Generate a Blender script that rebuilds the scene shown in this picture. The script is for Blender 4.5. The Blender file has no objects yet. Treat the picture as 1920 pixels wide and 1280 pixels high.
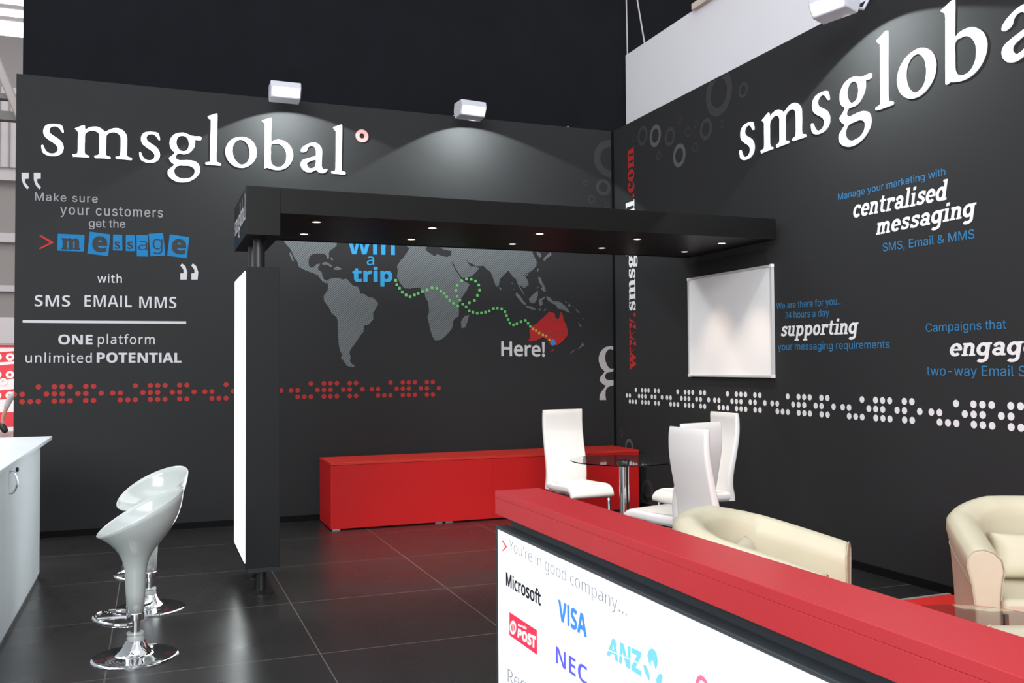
import bpy, bmesh, math, random, json
from mathutils import Vector, Matrix

# ---------------------------------------------------------------- camera, world, lights, exposure
S = bpy.context.scene
C = S.collection
cam_data = bpy.data.cameras.new('camera')
cam_data.sensor_width = 36.0
cam_data.lens = 36.0 * 1728.39 / 1920.0
cam_data.clip_end = 200
camera = bpy.data.objects.new('camera', cam_data)
C.objects.link(camera)
yaw, pitch, roll = 0.37104445, 0.02774816, -0.00643155
fwd = Vector((math.sin(yaw) * math.cos(pitch), math.cos(yaw) * math.cos(pitch), math.sin(pitch)))
rgt0 = Vector((math.cos(yaw), -math.sin(yaw), 0))
up0 = rgt0.cross(fwd)
rgt = math.cos(roll) * rgt0 + math.sin(roll) * up0
upv = -math.sin(roll) * rgt0 + math.cos(roll) * up0
camera.matrix_world = Matrix(((rgt.x, upv.x, -fwd.x, -4.6537), (rgt.y, upv.y, -fwd.y, -8.8912), (rgt.z, upv.z, -fwd.z, 1.4429), (0, 0, 0, 1)))
S.camera = camera

W = bpy.data.worlds.new('hall_daylight')
S.world = W
W.use_nodes = True
W.node_tree.nodes['Background'].inputs[0].default_value = (0.93, 0.96, 1.0, 1)
W.node_tree.nodes['Background'].inputs[1].default_value = 0.88

def light(name, kind, loc, energy, color, aim=None, **kw):
    d = bpy.data.lights.new(name, kind)
    d.energy = energy
    d.color = color
    for k, v in kw.items():
        setattr(d, k, v)
    o = bpy.data.objects.new(name, d)
    o.location = loc
    if aim is not None:
        o.rotation_euler = (Vector(aim) - Vector(loc)).to_track_quat('-Z', 'Y').to_euler()
    C.objects.link(o)
    return o

light('hall_roof_light', 'AREA', (-5.0, -9.0, 9.5), 450, (0.93, 0.96, 1.0), aim=(-3.0, -4.0, 0), shape='RECTANGLE', size=12, size_y=5)
light('hall_roof_light', 'AREA', (-12.0, 10.0, 11.0), 2300, (1.0, 0.97, 0.95), aim=(-12.0, 12.0, 0), shape='RECTANGLE', size=10, size_y=20)

light('hall_fill_light', 'AREA', (-9.0, -16.5, 5.5), 1900, (0.92, 0.97, 1.0), aim=(-1.5, -2.5, 1.0), shape='RECTANGLE', size=9, size_y=5)  # unseen fill light added behind the camera for more sideways light, no window modelled

S.view_settings.view_transform = 'Standard'
S.view_settings.look = 'None'
S.view_settings.exposure = 0.0
S.view_settings.gamma = 1.0
S.view_settings.use_curve_mapping = False

# ---------------------------------------------------------------- materials
def srgb(r, g, b):
    f = lambda c: (c / 255 / 12.92) if c / 255 <= 0.04045 else ((c / 255 + 0.055) / 1.055) ** 2.4
    return (f(r), f(g), f(b), 1)

def mat(name, col, rough=0.5, metal=0.0, spec=0.5, noise=0.0, nscale=8.0, bump=0.0, bscale=200.0, coat=0.0, emit=None, estr=0.0, trans=0.0, ior=1.45, bdist=0.002):
    m = bpy.data.materials.new(name)
    m.use_nodes = True
    N, L = m.node_tree.nodes, m.node_tree.links
    P = N['Principled BSDF']
    P.inputs['Base Color'].default_value = col
    P.inputs['Roughness'].default_value = rough
    P.inputs['Metallic'].default_value = metal
    P.inputs['Specular IOR Level'].default_value = spec
    P.inputs['Coat Weight'].default_value = coat
    P.inputs['Transmission Weight'].default_value = trans
    P.inputs['IOR'].default_value = ior
    if emit:
        P.inputs['Emission Color'].default_value = emit
        P.inputs['Emission Strength'].default_value = estr
    tc = N.new('ShaderNodeTexCoord')
    if noise:
        n = N.new('ShaderNodeTexNoise')
        n.inputs['Scale'].default_value = nscale
        n.inputs['Detail'].default_value = 4
        L.new(tc.outputs['Object'], n.inputs['Vector'])
        r = N.new('ShaderNodeMapRange')
        r.inputs[3].default_value = 1 - noise
        r.inputs[4].default_value = 1 + noise
        L.new(n.outputs[0], r.inputs[0])
        x = N.new('ShaderNodeMix')
        x.data_type = 'RGBA'
        x.blend_type = 'MULTIPLY'
        x.inputs[0].default_value = 1
        x.inputs[6].default_value = col
        L.new(r.outputs[0], x.inputs[7])
        L.new(x.outputs[2], P.inputs['Base Color'])
    if bump:
        n = N.new('ShaderNodeTexNoise')
        n.inputs['Scale'].default_value = bscale
        n.inputs['Detail'].default_value = 3
        L.new(tc.outputs['Object'], n.inputs['Vector'])
        b = N.new('ShaderNodeBump')
        b.inputs['Strength'].default_value = bump
        b.inputs['Distance'].default_value = bdist
        L.new(n.outputs[0], b.inputs['Height'])
        L.new(b.outputs[0], P.inputs['Normal'])
    return m

M = {}
M['wall'] = mat('printed_dark_fabric', (0.027, 0.027, 0.028, 1), 0.8, spec=0.12, noise=0.06, nscale=1.5, bump=0.1, bscale=400)
M['drape'] = mat('black_drape', (0.0085, 0.0086, 0.011, 1), 0.9, spec=0.1, noise=0.2, nscale=3)
M['canopy'] = mat('black_satin_panel', (0.0075, 0.0072, 0.007, 1), 0.4, spec=0.18, noise=0.05, nscale=3)
M['tower'] = mat('black_tower_panel', (0.011, 0.0115, 0.012, 1), 0.5, spec=0.2, noise=0.05, nscale=3)
M['trim'] = mat('black_skirting', (0.006, 0.006, 0.006, 1), 0.7, spec=0.08)
M['grey_print'] = mat('grey_print', srgb(138, 138, 141), 0.7, spec=0.2)
M['white_print'] = mat('white_print', srgb(184, 182, 186), 0.7, spec=0.2)
M['bright_print'] = mat('bright_white_print', srgb(222, 219, 221), 0.7, spec=0.2)
M['paper_print'] = mat('warm_white_print', srgb(195, 192, 192), 0.7, spec=0.2)
M['blue_print'] = mat('blue_print', srgb(52, 118, 165), 0.7, spec=0.2)
M['tile_print'] = mat('blue_tile_print', srgb(24, 106, 158), 0.7, spec=0.2)
M['sky_print'] = mat('sky_blue_print', srgb(50, 143, 194), 0.7, spec=0.2)
M['red_print'] = mat('red_print', srgb(170, 44, 42), 0.7, spec=0.2)
M['reddot_print'] = mat('red_dot_print', srgb(158, 46, 44), 0.7, spec=0.2)
M['green_print'] = mat('green_print', srgb(100, 182, 102), 0.7, spec=0.2)
M['olive_print'] = mat('olive_print', srgb(180, 150, 60), 0.7, spec=0.2)
M['bluedot_print'] = mat('blue_dot_print', srgb(45, 125, 200), 0.7, spec=0.2)
M['dark_print'] = mat('dark_print', (0.032, 0.032, 0.033, 1), 0.75, spec=0.25)
for k, v in enumerate((0.034, 0.041, 0.055, 0.09)):
    M['ring%d' % k] = mat('ring_print_%d' % k, (v, v, v * 1.03, 1), 0.75, spec=0.25)

def hatch(name, a, b):
    m = mat(name, a, 0.7, spec=0.2)
    N, L = m.node_tree.nodes, m.node_tree.links
    tc = N.new('ShaderNodeTexCoord')
    sp = N.new('ShaderNodeSeparateXYZ')
    L.new(tc.outputs['Object'], sp.inputs[0])
    su = N.new('ShaderNodeMath'); su.operation = 'SUBTRACT'
    L.new(sp.outputs[0], su.inputs[0]); L.new(sp.outputs[1], su.inputs[1])
    mu = N.new('ShaderNodeMath'); mu.operation = 'MULTIPLY'; mu.inputs[1].default_value = 1 / 0.0235
    L.new(su.outputs[0], mu.inputs[0])
    fr = N.new('ShaderNodeMath'); fr.operation = 'FRACT'
    L.new(mu.outputs[0], fr.inputs[0])
    gt = N.new('ShaderNodeMath'); gt.operation = 'GREATER_THAN'; gt.inputs[1].default_value = 0.52
    L.new(fr.outputs[0], gt.inputs[0])
    x = N.new('ShaderNodeMix'); x.data_type = 'RGBA'
    L.new(gt.outputs[0], x.inputs[0])
    x.inputs[6].default_value = a
    x.inputs[7].default_value = b
    L.new(x.outputs[2], N['Principled BSDF'].inputs['Base Color'])
    return m
M['map'] = hatch('hatched_map_print', srgb(108, 113, 115), srgb(74, 76, 78))
M['aus'] = hatch('hatched_red_print', srgb(185, 42, 44), srgb(135, 38, 40))

M['letter_face'] = mat('lit_letter_face', (0.9, 0.9, 0.9, 1), 0.4, emit=(0.97, 1.0, 1.0, 1), estr=1.3)
M['letter_side'] = mat('lit_letter_return', (0.75, 0.75, 0.78, 1), 0.4, emit=(0.9, 0.95, 1.0, 1), estr=0.5)
M['ring_face'] = mat('lit_red_ring_face', (0.8, 0.2, 0.2, 1), 0.4, emit=(1.0, 0.33, 0.30, 1), estr=0.85)
M['panel_glow'] = mat('backlit_panel', (0.25, 0.26, 0.27, 1), 0.3, emit=(0.97, 0.99, 1.0, 1), estr=0.92)
M['tower_glow'] = mat('backlit_tower_panel', (0.9, 0.92, 0.95, 1), 0.3, emit=(0.93, 1.0, 0.99, 1), estr=3.2)
def glowprint(name, col, e=0.75):
    return mat(name, (col[0] * 0.4, col[1] * 0.4, col[2] * 0.4, 1), 0.4, spec=0.2, emit=col, estr=e)
M['k_black'] = glowprint('backlit_dark_print', srgb(35, 38, 50), 0.5)
M['k_pale'] = glowprint('backlit_pale_print', srgb(150, 155, 170), 0.5)
M['k_azure'] = glowprint('backlit_azure_print', srgb(75, 150, 250), 0.7)
M['k_indigo'] = glowprint('backlit_indigo_print', srgb(105, 105, 240), 0.7)
M['k_red'] = glowprint('backlit_red_print', srgb(240, 60, 90), 0.7)
M['k_sky'] = glowprint('backlit_sky_print', srgb(130, 215, 250), 0.75)
M['k_pink'] = glowprint('backlit_pink_print', srgb(240, 120, 160), 0.75)
M['k_white'] = mat('backlit_white_print', (0.3, 0.3, 0.3, 1), 0.3, emit=(1, 0.97, 0.98, 1), estr=0.9)

M['red_front'] = mat('red_laminate', (0.60, 0.013, 0.014, 1), 0.42, spec=0.3, noise=0.04, nscale=2)
M['red_top'] = mat('red_laminate_top', (0.62, 0.03, 0.02, 1), 0.38, spec=0.5, noise=0.04, nscale=2)
M['red_counter'] = mat('red_counter_laminate', (0.50, 0.03, 0.037, 1), 0.3, spec=0.5, noise=0.05, nscale=6, bump=0.03, bscale=500)
M['dark_frame'] = mat('dark_grey_frame', (0.035, 0.042, 0.048, 1), 0.4, spec=0.5)
M['carpet'] = mat('red_carpet', (0.75, 0.035, 0.028, 1), 0.95, spec=0.1, noise=0.12, nscale=60, bump=0.5, bscale=300)
M['alu'] = mat('aluminium', (0.55, 0.56, 0.58, 1), 0.35, metal=1.0)
M['chrome'] = mat('chrome', (0.82, 0.83, 0.85, 1), 0.06, metal=1.0)
M['white_gloss'] = mat('white_gloss_plastic', (0.43, 0.455, 0.44, 1), 0.18, spec=0.5, coat=0.3)
M['white_lam'] = mat('white_laminate', (0.72, 0.77, 0.80, 1), 0.35, spec=0.5)
M['white_leather'] = mat('white_leather', (0.77, 0.735, 0.71, 1), 0.45, spec=0.4, noise=0.03, nscale=5, bump=0.15, bscale=90)
M['cream_leather'] = mat('cream_leather', (0.57, 0.505, 0.37, 1), 0.45, spec=0.45, noise=0.05, nscale=6, bump=0.25, bscale=25, bdist=0.004)
M['seam'] = mat('leather_seam', (0.46, 0.39, 0.28, 1), 0.6)
M['white_seam'] = mat('white_leather_seam', (0.55, 0.46, 0.42, 1), 0.6)
M['board'] = mat('whiteboard_enamel', (0.86, 0.84, 0.84, 1), 0.22, spec=0.5)
M['banner'] = mat('white_banner', (0.74, 0.715, 0.75, 1), 0.6, spec=0.3, noise=0.03, nscale=2)
M['wood'] = mat('pale_batten', (0.62, 0.52, 0.42, 1), 0.6, noise=0.1, nscale=10)
M['wire'] = mat('grey_wire', (0.40, 0.38, 0.38, 1), 0.5)
M['lamp_body'] = mat('white_lamp_housing', (0.50, 0.51, 0.56, 1), 0.4)
M['lamp_lens'] = mat('lamp_lens', (0.9, 0.9, 0.9, 1), 0.3, emit=(0.95, 1.0, 1.0, 1), estr=6.0)
M['bulb'] = mat('downlight_bulb', (0.9, 0.85, 0.8, 1), 0.3, emit=(1.0, 0.80, 0.58, 1), estr=7.0)
M['bulb_rim'] = mat('downlight_rim', (0.10, 0.08, 0.07, 1), 0.4, metal=0.6)
M['black'] = mat('black_paint', (0.012, 0.012, 0.013, 1), 0.4)

def glass_mat():
    m = bpy.data.materials.new('tinted_glass')
    m.use_nodes = True
    N, L = m.node_tree.nodes, m.node_tree.links
    P = N['Principled BSDF']
    P.inputs['Base Color'].default_value = (0.95, 0.97, 0.96, 1)
    P.inputs['Transmission Weight'].default_value = 1
    P.inputs['Roughness'].default_value = 0.02
    P.inputs['IOR'].default_value = 1.45
    return m
M['glass'] = glass_mat()

def floor_mat():
    m = mat('black_floor_tiles', (0.012, 0.012, 0.013, 1), 0.3, spec=1.0)
    N, L = m.node_tree.nodes, m.node_tree.links
    P = N['Principled BSDF']
    tc = N.new('ShaderNodeTexCoord')
    sp = N.new('ShaderNodeSeparateXYZ')
    L.new(tc.outputs['Object'], sp.inputs[0])
    masks = []
    for i, (per, off, w) in enumerate(((1.0, 0.86, 0.0032), (1.08, 0.91, 0.0036))):
        a = N.new('ShaderNodeMath'); a.operation = 'ADD'; a.inputs[1].default_value = off + per * 20
        L.new(sp.outputs[i], a.inputs[0])
        d = N.new('ShaderNodeMath'); d.operation = 'DIVIDE'; d.inputs[1].default_value = per
        L.new(a.outputs[0], d.inputs[0])
        f = N.new('ShaderNodeMath'); f.operation = 'FRACT'
        L.new(d.outputs[0], f.inputs[0])
        s = N.new('ShaderNodeMath'); s.operation = 'SUBTRACT'; s.inputs[1].default_value = 0.5
        L.new(f.outputs[0], s.inputs[0])
        b = N.new('ShaderNodeMath'); b.operation = 'ABSOLUTE'
        L.new(s.outputs[0], b.inputs[0])
        g = N.new('ShaderNodeMath'); g.operation = 'GREATER_THAN'; g.inputs[1].default_value = 0.5 - w
        L.new(b.outputs[0], g.inputs[0])
        masks.append(g)
    mx = N.new('ShaderNodeMath'); mx.operation = 'MAXIMUM'
    L.new(masks[0].outputs[0], mx.inputs[0]); L.new(masks[1].outputs[0], mx.inputs[1])
    n = N.new('ShaderNodeTexNoise'); n.inputs['Scale'].default_value = 2.2; n.inputs['Detail'].default_value = 6
    L.new(tc.outputs['Object'], n.inputs['Vector'])
    n2 = N.new('ShaderNodeTexNoise'); n2.inputs['Scale'].default_value = 5; n2.inputs['Detail'].default_value = 8
    mp = N.new('ShaderNodeMapping'); mp.inputs['Scale'].default_value = (6, 0.7, 1); mp.inputs['Rotation'].default_value = (0, 0, 0.9)
    L.new(tc.outputs['Object'], mp.inputs[0]); L.new(mp.outputs[0], n2.inputs['Vector'])
    r = N.new('ShaderNodeMapRange'); r.inputs[1].default_value = 0.3; r.inputs[2].default_value = 0.75; r.inputs[3].default_value = 0.25; r.inputs[4].default_value = 0.34
    L.new(n.outputs[0], r.inputs[0])
    L.new(r.outputs[0], P.inputs['Roughness'])
    sc = N.new('ShaderNodeMapRange'); sc.inputs[1].default_value = 0.66; sc.inputs[2].default_value = 0.8; sc.inputs[3].default_value = 0; sc.inputs[4].default_value = 0.15
    L.new(n2.outputs[0], sc.inputs[0])
    m1 = N.new('ShaderNodeMix'); m1.data_type = 'RGBA'
    m1.inputs[6].default_value = (0.021, 0.020, 0.020, 1); m1.inputs[7].default_value = (0.05, 0.05, 0.05, 1)
    L.new(sc.outputs[0], m1.inputs[0])
    m2 = N.new('ShaderNodeMix'); m2.data_type = 'RGBA'
    m2.inputs[7].default_value = (0.125, 0.105, 0.095, 1)
    L.new(mx.outputs[0], m2.inputs[0]); L.new(m1.outputs[2], m2.inputs[6])
    L.new(m2.outputs[2], P.inputs['Base Color'])
    return m
M['floor'] = floor_mat()
M['hall_floor'] = mat('grey_hall_floor', (0.22, 0.20, 0.19, 1), 0.4, noise=0.1, nscale=1)
M['hall_grey'] = mat('grey_hall_cladding', (0.25, 0.225, 0.22, 1), 0.7, noise=0.06, nscale=1)
M['hall_light'] = mat('pale_hall_cladding', (0.48, 0.44, 0.45, 1), 0.7)
M['hall_dark'] = mat('dark_hall_steel', (0.08, 0.08, 0.075, 1), 0.6)
M['skylight'] = mat('bright_roof_glazing', (0.9, 0.9, 0.9, 1), 0.4, emit=(0.97, 0.95, 1.0, 1), estr=1.5)
M['stall_white'] = mat('stall_white', (0.95, 0.85, 0.85, 1), 0.6)
M['stall_red'] = mat('stall_red', (0.80, 0.05, 0.07, 1), 0.6)
M['skin'] = mat('skin', (0.50, 0.30, 0.22, 1), 0.5)
M['trousers'] = mat('pale_grey_cloth', (0.45, 0.46, 0.46, 1), 0.9, bump=0.3, bscale=80)
M['shirt'] = mat('dark_shirt_cloth', (0.05, 0.05, 0.07, 1), 0.9)
M['hair'] = mat('dark_hair', (0.02, 0.015, 0.012, 1), 0.6)

# ---------------------------------------------------------------- helpers
def tag(o, label=None, cat=None, group=None, kind=None):
    if label: o['label'] = label
    if cat: o['category'] = cat
    if group: o['group'] = group
    if kind: o['kind'] = kind
    return o

def thing(name, label, cat, loc=(0, 0, 0), rz=0.0, group=None):
    o = bpy.data.objects.new(name, None)
    o.empty_display_size = 0.1
    C.objects.link(o)
    o.location = loc
    o.rotation_euler = (0, 0, rz)
    return tag(o, label, cat, group)

def obj(name, bm, m, parent=None, smooth=False, bevel=0.0, segs=2, sub=0, angle=35):
    me = bpy.data.meshes.new(name)
    if isinstance(bm, bmesh.types.BMesh):
        bmesh.ops.recalc_face_normals(bm, faces=bm.faces)
        bm.to_mesh(me)
        bm.free()
    else:
        me.from_pydata(bm[0], [], bm[1])
    me.materials.append(m)
    o = bpy.data.objects.new(name, me)
    C.objects.link(o)
    if parent: o.parent = parent
    if smooth:
        for p in me.polygons: p.use_smooth = True
        if smooth != 'all':
            me.set_sharp_from_angle(angle=math.radians(angle))
    if bevel:
        b = o.modifiers.new('bevel', 'BEVEL')
        b.width = bevel
        b.segments = segs
        b.limit_method = 'ANGLE'
    if sub:
        s = o.modifiers.new('sub', 'SUBSURF')
        s.levels = s.render_levels = sub
    return o

def box(bm, a, b):
    a, b = [min(x, y) for x, y in zip(a, b)], [max(x, y) for x, y in zip(a, b)]
    v = [bm.verts.new((x, y, z)) for x in (a[0], b[0]) for y in (a[1], b[1]) for z in (a[2], b[2])]
    for f in ((0, 1, 3, 2), (4, 6, 7, 5), (0, 4, 5, 1), (2, 3, 7, 6), (0, 2, 6, 4), (1, 5, 7, 3)):
        bm.faces.new([v[i] for i in f])

def boxes(*ab):
    bm = bmesh.new()
    for a, b in ab: box(bm, a, b)
    return bm

def prism(bm, pts, axis, lo, hi):
    """Extrude a 2-D outline along an axis (0 x, 1 y, 2 z)."""
    def P(p, t):
        q = list(p); q.insert(axis, t); return q
    A = [bm.verts.new(P(p, lo)) for p in pts]
    B = [bm.verts.new(P(p, hi)) for p in pts]
    n = len(pts)
    bm.faces.new(A); bm.faces.new(B[::-1])
    for i in range(n):
        bm.faces.new((A[i], B[i], B[(i + 1) % n], A[(i + 1) % n]))

def lathe(bm, prof, n=32, cx=0.0, cy=0.0):
    rings = []
    for r, z in prof:
        if r < 1e-5:
            rings.append([bm.verts.new((cx, cy, z))])
        else:
            rings.append([bm.verts.new((cx + r * math.cos(2 * math.pi * i / n), cy + r * math.sin(2 * math.pi * i / n), z)) for i in range(n)])
    for a, b in zip(rings, rings[1:]):
        for i in range(n):
            j = (i + 1) % n
            if len(a) == 1 and len(b) == 1: continue
            if len(a) == 1: bm.faces.new((a[0], b[i], b[j]))
            elif len(b) == 1: bm.faces.new((a[i], b[0], a[j]))
            else: bm.faces.new((a[i], b[i], b[j], a[j]))

def lathed(prof, n=32, cx=0.0, cy=0.0):
    bm = bmesh.new(); lathe(bm, prof, n, cx, cy); return bm

def smooth_path(pts, k=6, closed=False):
    P = [Vector(p) for p in pts]
    out = []
    n = len(P)
    rng = range(n) if closed else range(n - 1)
    for i in rng:
        p0 = P[i - 1] if (closed or i > 0) else P[0]
        p1, p2 = P[i], P[(i + 1) % n]
        p3 = P[(i + 2) % n] if (closed or i + 2 < n) else p2
        for j in range(k):
            t = j / k
            out.append(0.5 * ((2 * p1) + (p2 - p0) * t + (2 * p0 - 5 * p1 + 4 * p2 - p3) * t * t + (3 * p1 - p0 - 3 * p2 + p3) * t ** 3))
    if not closed: out.append(P[-1])
    return out

def tube(bm, pts, r, n=10, closed=False, flat=1.0):
    P = [Vector(p) for p in pts]
    m = len(P)
    rings = []
    prev = None
    for i in range(m):
        if closed: t = (P[(i + 1) % m] - P[i - 1]).normalized()
        else: t = (P[min(i + 1, m - 1)] - P[max(i - 1, 0)]).normalized()
        if prev is None:
            u = t.cross(Vector((0, 0, 1)))
            if u.length < 1e-3: u = t.cross(Vector((1, 0, 0)))
            u.normalize()
        else:
            u = (prev - t * prev.dot(t)).normalized()
        prev = u
        v = t.cross(u)
        rr = r[i] if isinstance(r, (list, tuple)) else r
        rings.append([bm.verts.new(P[i] + rr * (math.cos(2 * math.pi * k / n) * u + flat * math.sin(2 * math.pi * k / n) * v)) for k in range(n)])
    pairs = list(zip(rings, rings[1:])) + ([(rings[-1], rings[0])] if closed else [])
    for a, b in pairs:
        for k in range(n):
            bm.faces.new((a[k], a[(k + 1) % n], b[(k + 1) % n], b[k]))
    if not closed:
        bm.faces.new(rings[0][::-1]); bm.faces.new(rings[-1])

def tubed(pts, r, n=10, closed=False, flat=1.0):
    bm = bmesh.new(); tube(bm, pts, r, n, closed, flat); return bm

def grid_faces(bm, rows, closed_u=False, closed_v=False):
    nu = len(rows)
    for i in range(nu if closed_u else nu - 1):
        a, b = rows[i], rows[(i + 1) % nu]
        nv = len(a)
        for j in range(nv if closed_v else nv - 1):
            bm.faces.new((a[j], a[(j + 1) % nv], b[(j + 1) % nv], b[j]))

FRAME = {
    'B': Matrix(((1, 0, 0, 0), (0, 0, -1, 0), (0, 1, 0, 0), (0, 0, 0, 1))),        # wall_back: u = x, v = z, out = -y
    'R': Matrix(((0, 0, -1, 0), (-1, 0, 0, 0), (0, 1, 0, 0), (0, 0, 0, 1))),       # faces turned to -x: u = -y, v = z
}
def frame(key, out=0.0, x=0.0):
    return Matrix.Translation((x, 0, 0)) @ FRAME[key] @ Matrix.Translation((0, 0, out))

def flat(name, contours, m, mw, parent=None, depth=0.0, offset=0.0, side=None):
    """Outline(s) in a plane, with holes, filled (and given depth) as one mesh."""
    cu = bpy.data.curves.new(name, 'CURVE')
    cu.dimensions = '2D'
    cu.fill_mode = 'BOTH'
    cu.extrude = depth / 2
    cu.offset = offset
    for c in contours:
        s = cu.splines.new('POLY')
        s.points.add(len(c) - 1)
        for p, q in zip(s.points, c): p.co = (q[0], q[1], 0, 1)
        s.use_cyclic_u = True
    tmp = bpy.data.objects.new(name, cu)
    C.objects.link(tmp)
    dg = bpy.context.evaluated_depsgraph_get()
    me = bpy.data.meshes.new_from_object(tmp.evaluated_get(dg))
    bpy.data.objects.remove(tmp)
    bpy.data.curves.remove(cu)
    me.name = name
    me.materials.clear()
    me.materials.append(m)
    if side:
        me.materials.append(side)
        for p in me.polygons: p.material_index = 0 if p.normal.z > 0.5 else 1
    o = bpy.data.objects.new(name, me)
    C.objects.link(o)
    o.matrix_world = mw
    if parent:
        o.parent = parent
        o.matrix_basis = (Matrix.Translation(parent.location) @ parent.rotation_euler.to_matrix().to_4x4()).inverted() @ mw
    return o

def circle(u, v, r, n=20, ry=None):
    return [(u + r * math.cos(2 * math.pi * i / n), v + (ry or r) * math.sin(2 * math.pi * i / n)) for i in range(n)]

def line_of_text(s, font, track=0.0):
    x = 0.0
    out = []
    for ch in s:
        adv, cs = FONTS[font][ch]
        k = {'i': 0.60, 'l': 0.60, 't': 0.85, 'r': 0.92, 'm': 1.35}.get(ch, 1.0) if font == 'M' else 1.0
        for c in cs: out.append([(x + p[0] / 1000 * k, p[1] / 1000) for p in c])
        x += adv / 1000 * k + track
    return out

def printed(key, mw, s, font, u0, u1, v0, v1, em, m, shear, bold, track, parent, name='printed_text'):
    cs = line_of_text(s, font, track)
    lo = min(p[0] for c in cs for p in c)
    hi = max(p[0] for c in cs for p in c)
    k = (u1 - u0) / (hi - lo)
    out = [[(u0 + (p[0] - lo) * k + shear * p[1] * em, v0 + (v1 - v0) * (p[0] - lo) / (hi - lo) + p[1] * em) for p in c] for c in cs]
    if bold > 2: return stacked(name, out, m, mw, parent, bold / 1000 * em, k / em)
    return flat(name, out, m, mw, parent, offset=bold / 1000 * em)

def arc_pts(cx, cy, rx, ry, a0, a1, n=14):
    return [(cx + rx * math.cos(math.radians(a0 + (a1 - a0) * i / n)), cy + ry * math.sin(math.radians(a0 + (a1 - a0) * i / n))) for i in range(n + 1)]
def bar(x0, x1, y0, y1): return ([((x0 + x1) / 2, y0), ((x0 + x1) / 2, y1)], x1 - x0)
CW = 122                                                            # pen width of the curved strokes
SLAB = {                                                            # letter: (advance, strokes); a stroke is (points, width); x-height 500
    'n': (436, [bar(40, 155, 0, 500), bar(5, 110, 425, 500), bar(0, 205, 0, 78), (arc_pts(222, 325, 105, 122, 178, 0), CW), bar(270, 385, 0, 330), bar(240, 435, 0, 78)]),
    'm': (628, [bar(40, 155, 0, 500), bar(5, 110, 425, 500), bar(0, 195, 0, 78), (arc_pts(210, 325, 93, 122, 178, 0), CW), bar(247, 360, 0, 330), bar(215, 395, 0, 78), (arc_pts(420, 325, 98, 122, 178, 0), CW), bar(462, 575, 0, 330), bar(430, 625, 0, 78)]),
    'e': (400, [(arc_pts(205, 250, 140, 200, -8, 318, 26), CW), bar(80, 385, 215, 288)]),
    'c': (385, [(arc_pts(210, 250, 145, 200, 48, 318, 22), CW), bar(275, 370, 330, 475)]),
    's': (375, [([(325, 395), (275, 445), (200, 455), (120, 430), (95, 370), (120, 310), (200, 265), (280, 215), (310, 150), (285, 85), (205, 48), (120, 58), (60, 115)], CW * 0.92), bar(282, 360, 335, 480), bar(30, 108, 22, 165)]),
    't': (330, [bar(85, 200, 110, 640), bar(15, 310, 422, 500), (arc_pts(230, 140, 88, 92, 180, 315, 10), CW * 0.9)]),
    'r': (365, [bar(50, 165, 0, 500), bar(5, 120, 425, 500), bar(0, 240, 0, 78), (arc_pts(255, 300, 140, 148, 165, 75, 8), CW), bar(265, 370, 330, 490)]),
    'a': (435, [(arc_pts(205, 330, 120, 122, 165, 0, 12), CW), bar(268, 383, 60, 335), (arc_pts(195, 150, 118, 102, 0, 360, 20), CW * 0.9), bar(300, 435, 0, 78), bar(65, 150, 325, 400)]),
    'l': (245, [bar(60, 175, 0, 740), bar(10, 120, 662, 740), bar(0, 235, 0, 78)]),
    'i': (245, [bar(60, 175, 0, 500), bar(10, 120, 422, 500), bar(0, 235, 0, 78), bar(58, 182, 590, 715)]),
    'd': (465, [(arc_pts(200, 250, 138, 198, 0, 360, 26), CW), bar(290, 405, 0, 740), bar(235, 350, 662, 740), bar(350, 460, 0, 78)]),
    'g': (455, [(arc_pts(200, 255, 138, 193, 0, 360, 26), CW), bar(290, 405, -90, 500), bar(350, 455, 422, 500), (arc_pts(205, -85, 143, 112, 0, -140, 12), CW)]),
    'p': (470, [bar(60, 175, -230, 500), bar(10, 120, 422, 500), bar(0, 240, -230, -152), (arc_pts(262, 250, 138, 198, 0, 360, 26), CW)]),
    'o': (430, [(arc_pts(215, 250, 140, 198, 0, 360, 26), CW)]),
    'u': (465, [bar(55, 170, 160, 500), bar(5, 120, 422, 500), (arc_pts(215, 165, 102, 112, 180, 330, 12), CW), bar(290, 405, 0, 500), bar(235, 350, 422, 500), bar(350, 455, 0, 78)]),
}
def slab_text(s, mw, u0, u1, v0, v1, xh, shear, m, parent):
    """Slanted slab-serif words: every pen stroke a strip, each a hair in front of the one before."""
    strips, x = [], 0.0
    for ch in s:
        adv, strokes = SLAB[ch]
        for pts, w in strokes: strips.append(([(x + p[0], p[1]) for p in pts], w))
        x += adv + 14
    lo, hi = 5.0, x - 35.0
    k, kv = (u1 - u0) / (hi - lo), xh / 500
    bm = bmesh.new()
    for n, (pts, w) in enumerate(strips):
        L, Rr = [], []
        closed = len(pts) > 3 and math.dist(pts[0], pts[-1]) < 1
        for i, p in enumerate(pts):
            a = pts[i - 1] if i else (pts[-2] if closed else pts[0])
            b = pts[i + 1] if i + 1 < len(pts) else (pts[1] if closed else pts[-1])
            d = math.dist(a, b)
            nx, ny = -(b[1] - a[1]) / d * w / 2, (b[0] - a[0]) / d * w / 2
            for lst, sg in ((L, 1), (Rr, -1)):
                q = (p[0] + sg * nx, p[1] + sg * ny)
                t = (q[0] - lo) / (hi - lo)
                lst.append(bm.verts.new((u0 + (q[0] - lo) * k + shear * q[1] * kv, v0 + (v1 - v0) * t + q[1] * kv, n % 7 * 0.00012)))
        for i in range(len(pts) - 1): bm.faces.new((L[i], Rr[i], Rr[i + 1], L[i + 1]))
    me = bpy.data.meshes.new('printed_text')
    bm.to_mesh(me)
    bm.free()
    me.materials.append(m)
    o = bpy.data.objects.new('printed_text', me)
    C.objects.link(o)
    o.parent = parent
    o.matrix_basis = mw
    return o

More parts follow.
